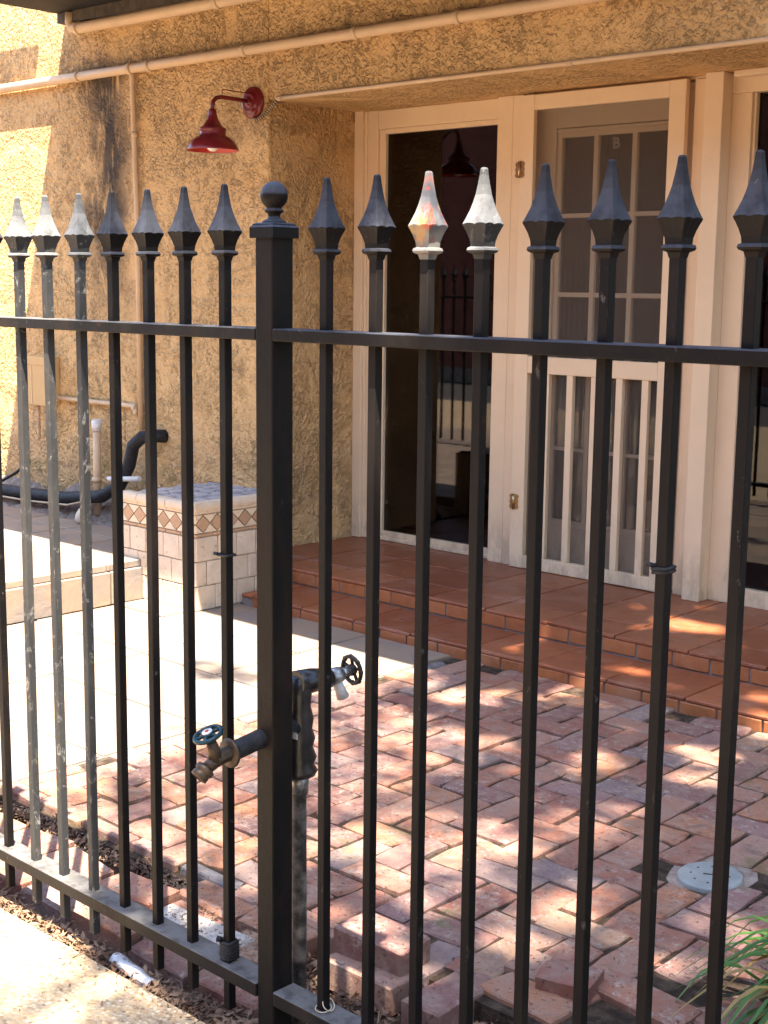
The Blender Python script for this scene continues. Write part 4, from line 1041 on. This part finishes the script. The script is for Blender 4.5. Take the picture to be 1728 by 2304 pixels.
# strap leaved plant at the right edge
plant = thing('strap_leaf_plant', 'clump of arching green and yellowing strap leaves beside the patio edge', 'plant', (-0.955, 2.43, -0.06))
rr = random.Random(41)
leaf_me = []
for k in range(10):
    L_ = rr.uniform(.26, .44); W_ = rr.uniform(.005, .009); rise = rr.uniform(.10, .24); vs = []; fs = []; n = 9
    for i in range(n + 1):
        t_ = i / n; x = L_ * t_ * (1 - .12 * t_ * t_); z = rise * math.sin(min(t_ * 1.25, 1.0) * PI * .62) - rise * .75 * max(0, t_ - .45) ** 1.4 * 2.0
        w_ = W_ * (1 - t_ ** 3) * (0.6 + .4 * min(1, t_ * 5)) + .0004
        vs += [(x, -w_, z + w_ * .5), (x, 0, z), (x, w_, z + w_ * .5)]
    for i in range(n):
        for j in (0, 1): fs.append((i * 3 + j, (i + 1) * 3 + j, (i + 1) * 3 + j + 1, i * 3 + j + 1))
    mb = MB(); mb.add(vs, fs, True)
    for m_ in ('green', 'yellow'):
        me = mb.mesh('leaf'); me.materials.append(MT[m_]); leaf_me.append((m_, me))
gl = [m_ for k_, m_ in leaf_me if k_ == 'green']; yl = [m_ for k_, m_ in leaf_me if k_ == 'yellow']
for k in range(170):
    me = rr.choice(yl) if rr.random() < .3 else rr.choice(gl)
    inst('leaf', me, None, plant, (rr.gauss(0, .035), rr.gauss(0, .05), rr.uniform(0, .02)), (0, rr.uniform(-.35, .15), rr.uniform(0, 2 * PI)))

# ================================================================== OUT OF FRAME: tree, street front opposite
tree = thing('shade_tree', 'leafy tree standing by the pavement, its crown overhead', 'tree', (1.7, 0.2, -0.06))
mb = MB(); mb.tube([(0, 0, 0), (.03, 0, 1.2), (-.05, .1, 2.6), (-.2, .2, 4.4), (-.5, .2, 7.0)], [.17, .15, .13, .11, .06], 12)
mb.tube([(-.1, .15, 3.6), (.9, .4, 5.4), (1.6, .9, 7.2)], [.10, .07, .03], 8); mb.tube([(-.2, .2, 4.4), (-1.0, -.2, 5.9), (-1.6, -.4, 7.3)], [.09, .06, .03], 8); mb.tube([(-.3, .2, 5.2), (-.2, 1.4, 6.4), (-.2, 2.4, 7.6)], [.08, .05, .02], 8)
obj('trunk', mb, 'bark', tree)
# crown: leaves spread through a volume, thinner where the photograph shows light falling through
PATCH = [  # (x, y, rx, ry, share of sun let through) on the ground along the sun's direction
 (-2.90, 3.54, .15, .10, .8), (-2.78, 2.99, .12, .11, .55), (-2.55, 2.99, .11, .08, .35), (-2.20, 2.50, .32, .22, .20), (-2.02, 2.60, .13, .12, .7), (-1.72, 2.46, .10, .14, .65), (-1.93, 2.86, .13, .09, .4),
 (-1.66, 2.22, .08, .08, .4), (-1.95, 2.28, .14, .09, .4), (-2.28, 2.33, .15, .12, .5), (-2.0, 3.60, .12, .08, .6), (-1.90, 3.42, .09, .07, .55), (-2.19, 3.30, .09, .09, .35), (-1.98, 3.93, .10, .07, .4), (-1.92, 3.05, .07, .06, .5),
 (-1.34, 2.60, .10, .09, .35), (-2.68, 3.88, .055, .12, 1), (-2.57, 4.12, .09, .05, .45), (-2.67, 4.61, .15, .085, 1),
 (-1.872, 1.945, .075, .055, 1), (-1.762, 1.945, .08, .055, 1), (-1.86, 1.89, .06, .05, .7), (-1.91, 2.03, .07, .05, 1), (-2.50, 2.05, .26, .10, .4), (-2.42, 1.88, .22, .08, .25), (-1.13, 1.65, .07, .05, .35), (-1.02, 1.67, .06, .05, .35), (-1.25, 2.42, .09, .07, .5)]
def openness(x, y):
    o = 0.0
    wd = .22; wob = .05 * math.sin(y * 9.0 + 1.0) + .03 * math.sin(y * 23)
    if y > 2.6: xb = -3.20                                              # the sunlit left side
    if y > 4.3: xb = -3.75
    elif y > 2.6: pass
    elif y > 2.02: xb = -3.02
    elif y > 1.57: xb = -2.295 - 1.208 * (y - 1.59); wd = .08; wob = 0
    else: xb = -2.33
    o = max(o, min(1, max(0, (xb + wob - x) / wd + .5)))
    if y < 1.62 and x < -1.9: o = max(o, .3)
    if x < -2.45 and 2.0 < y < 3.3: o = max(o, .42 if x < -2.6 else .2 + .22 * (-2.45 - x) / .15)
    if (x + 3.71) ** 2 / .04 + (y - 3.17) ** 2 / .010 < 1: o = min(o, .25)
    if (x + 3.0) ** 2 / .05 + (y - 2.25) ** 2 / .008 < 1: o = min(o, .3)
    for (px, py, rx, ry, val) in PATCH:
        d = ((x - px) / rx) ** 2 + ((y - py) / ry) ** 2
        if d < 1.4: o = max(o, val * min(1, (1.4 - d) / .7))
    return o
cr = MB(); rr = random.Random(77)
for _ in range(30000):
    gx, gy = rr.uniform(-4.0, 1.6), rr.uniform(.5, 5.8); z = rr.uniform(6.6, 9.0)
    o = openness(gx, gy)
    if o > .96 or (o > .02 and rr.random() < 1 + math.log(o) / 4.6): continue
    s0 = rr.uniform(.055, .10); n_ = 6 if o > .02 else 1
    for q_ in range(n_):
        s_ = s0 if n_ == 1 else s0 * .41
        ex, ey = (0, 0) if n_ == 1 else (rr.uniform(-.10, .10), rr.uniform(-.10, .10))
        if n_ > 1 and openness(gx + ex, gy + ey) > .96: continue
        R_ = Euler((rr.uniform(-.9, .9), rr.uniform(-.9, .9), rr.uniform(0, 6.28))).to_matrix(); c = Vector((gx + ex, gy + ey, 0)) + SUN * (z + rr.uniform(-.2, .2)) - Vector((1.7, .2, -.06))
        cr.add([c + R_ @ Vector(q) for q in ((-s_, 0, 0), (0, -s_ * .5, .01), (s_, 0, 0), (0, s_ * .5, .01))], [(0, 1, 2, 3)])
me = bpy.data.meshes.new('crown'); me.from_pydata(cr.v, [], cr.f); me.materials.append(MT['tree'])
o = bpy.data.objects.new('crown', me); COL.objects.link(o); o.parent = tree
fac = thing('brick_building', 'red brick building across the street', 'building', (0, -8.8, 0))
mb = MB(); mb.box(-30, 20, -6, 0, -.3, 7.5); obj('wall', mb, 'facade', fac)

hedge = thing('added_dark_hedge', 'unseen dark hedge added on the right to hold back sky light', 'hedge', (3.6, 2.0, -0.06))  # added out of view to darken the iron faces turned right
hd = MB(); rr = random.Random(5)
for _ in range(9000):
    c = Vector((rr.uniform(-.5, .5), rr.uniform(-6, 6), rr.uniform(0, 5.4))); s_ = rr.uniform(.06, .13)
    R_ = Euler((rr.uniform(-1, 1), rr.uniform(.6, 2.2), rr.uniform(0, 6.28))).to_matrix()
    hd.add([c + R_ @ Vector(q) for q in ((-s_, 0, 0), (0, -s_ * .5, .01), (s_, 0, 0), (0, s_ * .5, .01))], [(0, 1, 2, 3)])
me = bpy.data.meshes.new('foliage'); me.from_pydata(hd.v, [], hd.f); me.materials.append(MT['tree'])
o = bpy.data.objects.new('foliage', me); COL.objects.link(o); o.parent = hedge
mb = MB()
for i in range(7): mb.tube([(0, -5.4 + i * 1.8, 0), (.05, -5.4 + i * 1.8, 2.4), (-.04, -5.3 + i * 1.8, 4.8)], [.06, .045, .02], 7)
obj('stem', mb, 'bark', hedge)
